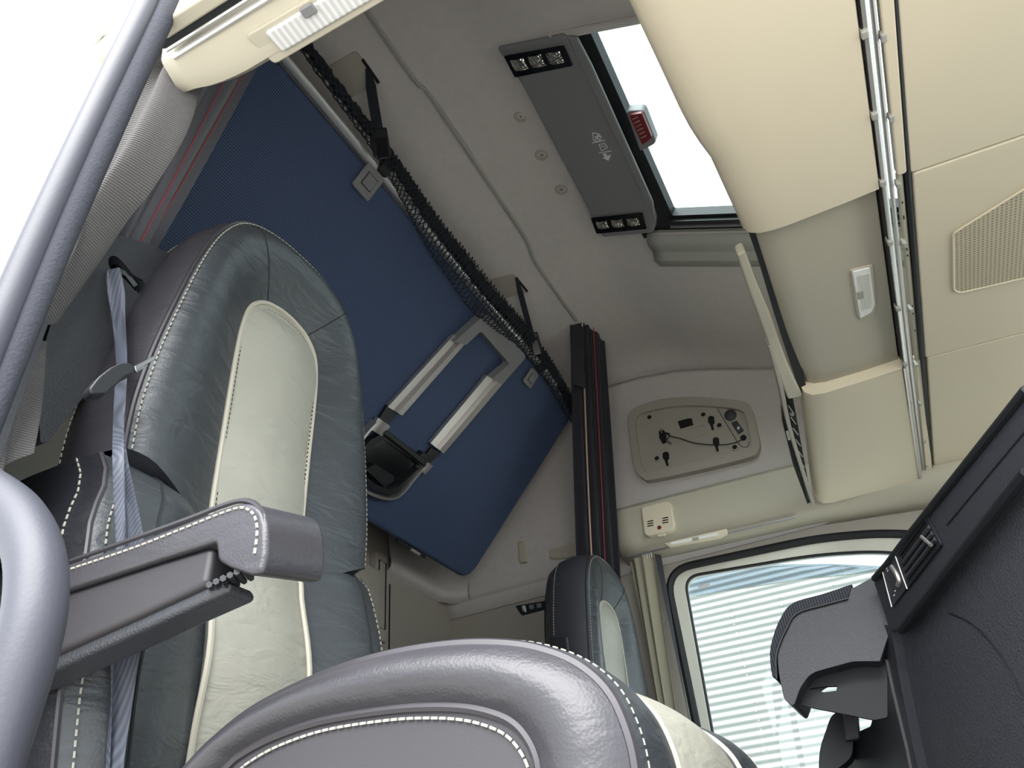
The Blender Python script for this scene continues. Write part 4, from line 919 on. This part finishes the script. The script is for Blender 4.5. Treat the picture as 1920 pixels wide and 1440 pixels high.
# air vent with its wheel
vt = MB().prism(fillet([D(u, v, .001) for u, v in ((1680,1040),(1738,962),(1768,1022),(1704,1104))], .004), dn*.003, [[D(u, v, .001) for u, v in ((1690,1042),(1738,976),(1760,1022),(1706,1092))]]).build('vent_frame', M_black, da)
MB().prism([D(u, v, .0012) for u, v in ((1690,1042),(1738,976),(1760,1022),(1706,1092))], dn*.0005).build('vent_dark', M_slot, vt)
for i in range(3):
    t = (i+1)/4; a = D(lerp(1690,1706,t), lerp(1042,1092,t), .004); b = D(lerp(1738,1760,t), lerp(976,1022,t), .004); MB().tube([a, b], .0035, 6).build('vent_slat', M_dash, vt)
MB().tube([D(1728,1006,.008), D(1746,1022,.010)], .0028, 8).build('vent_lever', M_alu, vt)
MB().prism([D(u, v, .001) for u, v in ((1656,1064),(1678,1038),(1702,1104),(1676,1138))], dn*.003).build('wheel_plate', M_dash, vt, bevel=.001)
MB().tube(smooth_path([D(u, v, .006) for u, v in ((1672,1062),(1680,1074),(1686,1088),(1684,1098))], 4), .0042, 8).build('thumb_wheel', M_alu, vt)
MB().tube([D(u, v, .004) for u, v in ((1654,1068),(1662,1100),(1672,1138))], .0012, 5).build('chrome_line', M_alu, vt)
MB().tube([D(u, v, .004) for u, v in ((1678,1040),(1690,1074),(1701,1104))], .0012, 5).build('chrome_line', M_alu, vt)
for u, v in ((1664,1066),(1666,1070),(1680,1108),(1678,1116)): MB().obox(D(u, v, .0042), dd*-.006, V((0,0,.002)), dn*.0004).build('printed_mark', M_print, vt)
# big grained side panel under the band
q = [D(u, v, -.02) for u, v in ((1672,1180),(1800,1030),(1930,870),(2060,740),(2060,1600),(1760,1600),(1712,1420),(1690,1300))]
MB().prism(q, -dn*.05).build('side_panel', M_dash2, da, bevel=.008)
MB().tube(smooth_path([D(u, v, -.0195) for u, v in ((1780,1150),(1815,1165),(1850,1195),(1885,1240),(1910,1285),(1935,1330))], 5), .0013, 5).build('panel_seam', M_slot, da)
# column at the edge of the centre stack
q = [D(u, v, -.004) for u, v in ((1648,1165),(1672,1182),(1684,1260),(1712,1400),(1730,1480),(1600,1600),(1520,1600),(1530,1470),(1545,1420),(1580,1385),(1632,1362),(1640,1330),(1640,1260),(1612,1240),(1622,1200))]
MB().prism(fillet(q, .006), -dn*.09).build('column', M_dash, da, bevel=.008, seg=3)
MB().tube([D(u, v, -.003) for u, v in ((1662,1236),(1676,1300),(1700,1400),(1716,1480))], .003, 6).build('column_edge', M_alud, da)
MB().tube([D(u, v, -.003) for u, v in ((1608,1246),(1640,1238),(1664,1236))], .0013, 5).build('joint', M_slot, da)
# protruding tray with fluted mat
XT = 1.14
def TT(u, v, x=XT): return U(u, v, 0, x)
q = [TT(u, v) for u, v in ((1650,1075),(1596,1104),(1545,1122),(1490,1142),(1466,1176),(1456,1215),(1460,1262),(1470,1312),(1488,1326),(1500,1290),(1520,1262),(1600,1240),(1622,1240),(1650,1240),(1668,1185)) ]
MB().prism(fillet(q, [.002,.002,.01,.03,.02,.02,.01,.015,.01,.01,.015,.01,.002,.002,.002]), (.15,0,0)).build('tray_shell', M_dash, da, bevel=.008, seg=3)
q = [TT(u, v, XT+.05) for u, v in ((1490,1320),(1500,1290),(1520,1262),(1600,1240),(1664,1236),(1664,1345),(1640,1350),(1560,1334))]
slit = [TT(u, v, XT+.05) for u, v in ((1516,1292),(1540,1287),(1570,1286),(1568,1295),(1545,1298))]
MB().prism(fillet(q, .004), (.012,0,0), [slit]).build('tray_underside', M_rubk, da)  # near-black plate paints the shade of the hollow below the tray
P = []
mo = [(1598,1094),(1545,1112),(1486,1130),(1462,1160),(1447,1200),(1443,1230),(1447,1268)]; mi = [(1590,1122),(1545,1134),(1494,1150),(1474,1180),(1460,1212),(1455,1235),(1456,1272)]
a_ = smooth_path([TT(u, v, XT-.004) for u, v in mo], 5); b_ = smooth_path([TT(u, v, XT-.004) for u, v in mi], 5)
MB().slab([[a, b] for a, b in zip(a_, b_)], (.155,0,0)).build('fluted_mat', M_fluted, da, bevel=.003)
MB().tube(b_, .0022, 6).build('mat_edge', M_black, da)
q = [TT(u, v, XT+.30) for u, v in ((1560,1335),(1600,1330),(1600,1420),(1534,1470),(1536,1405))]
MB().prism(fillet(q, .02), (.06,0,0)).build('lever_boot', M_black, da, bevel=.01)
MB().prism([TT(u, v, XT+.22) for u, v in ((1580,1340),(1608,1330),(1612,1385),(1584,1390))], (.02,0,0)).build('inner_bracket', M_dash, da, bevel=.003)
# body of the dashboard running forward and across (closes the front of the cab)
MB().prism([D(1640,1090,-.05)+V((0,0,-.01)), D(2060,565,-.05)+V((0,0,-.01)), V((.05,-.55,.42)), V((.05,-.98,.42)), V((XF,-.98,.42)), V((XF,-.35,.42)), V((1.5,-.2,.42))], (0,0,-.30)).build('top_pad', M_dash, da)
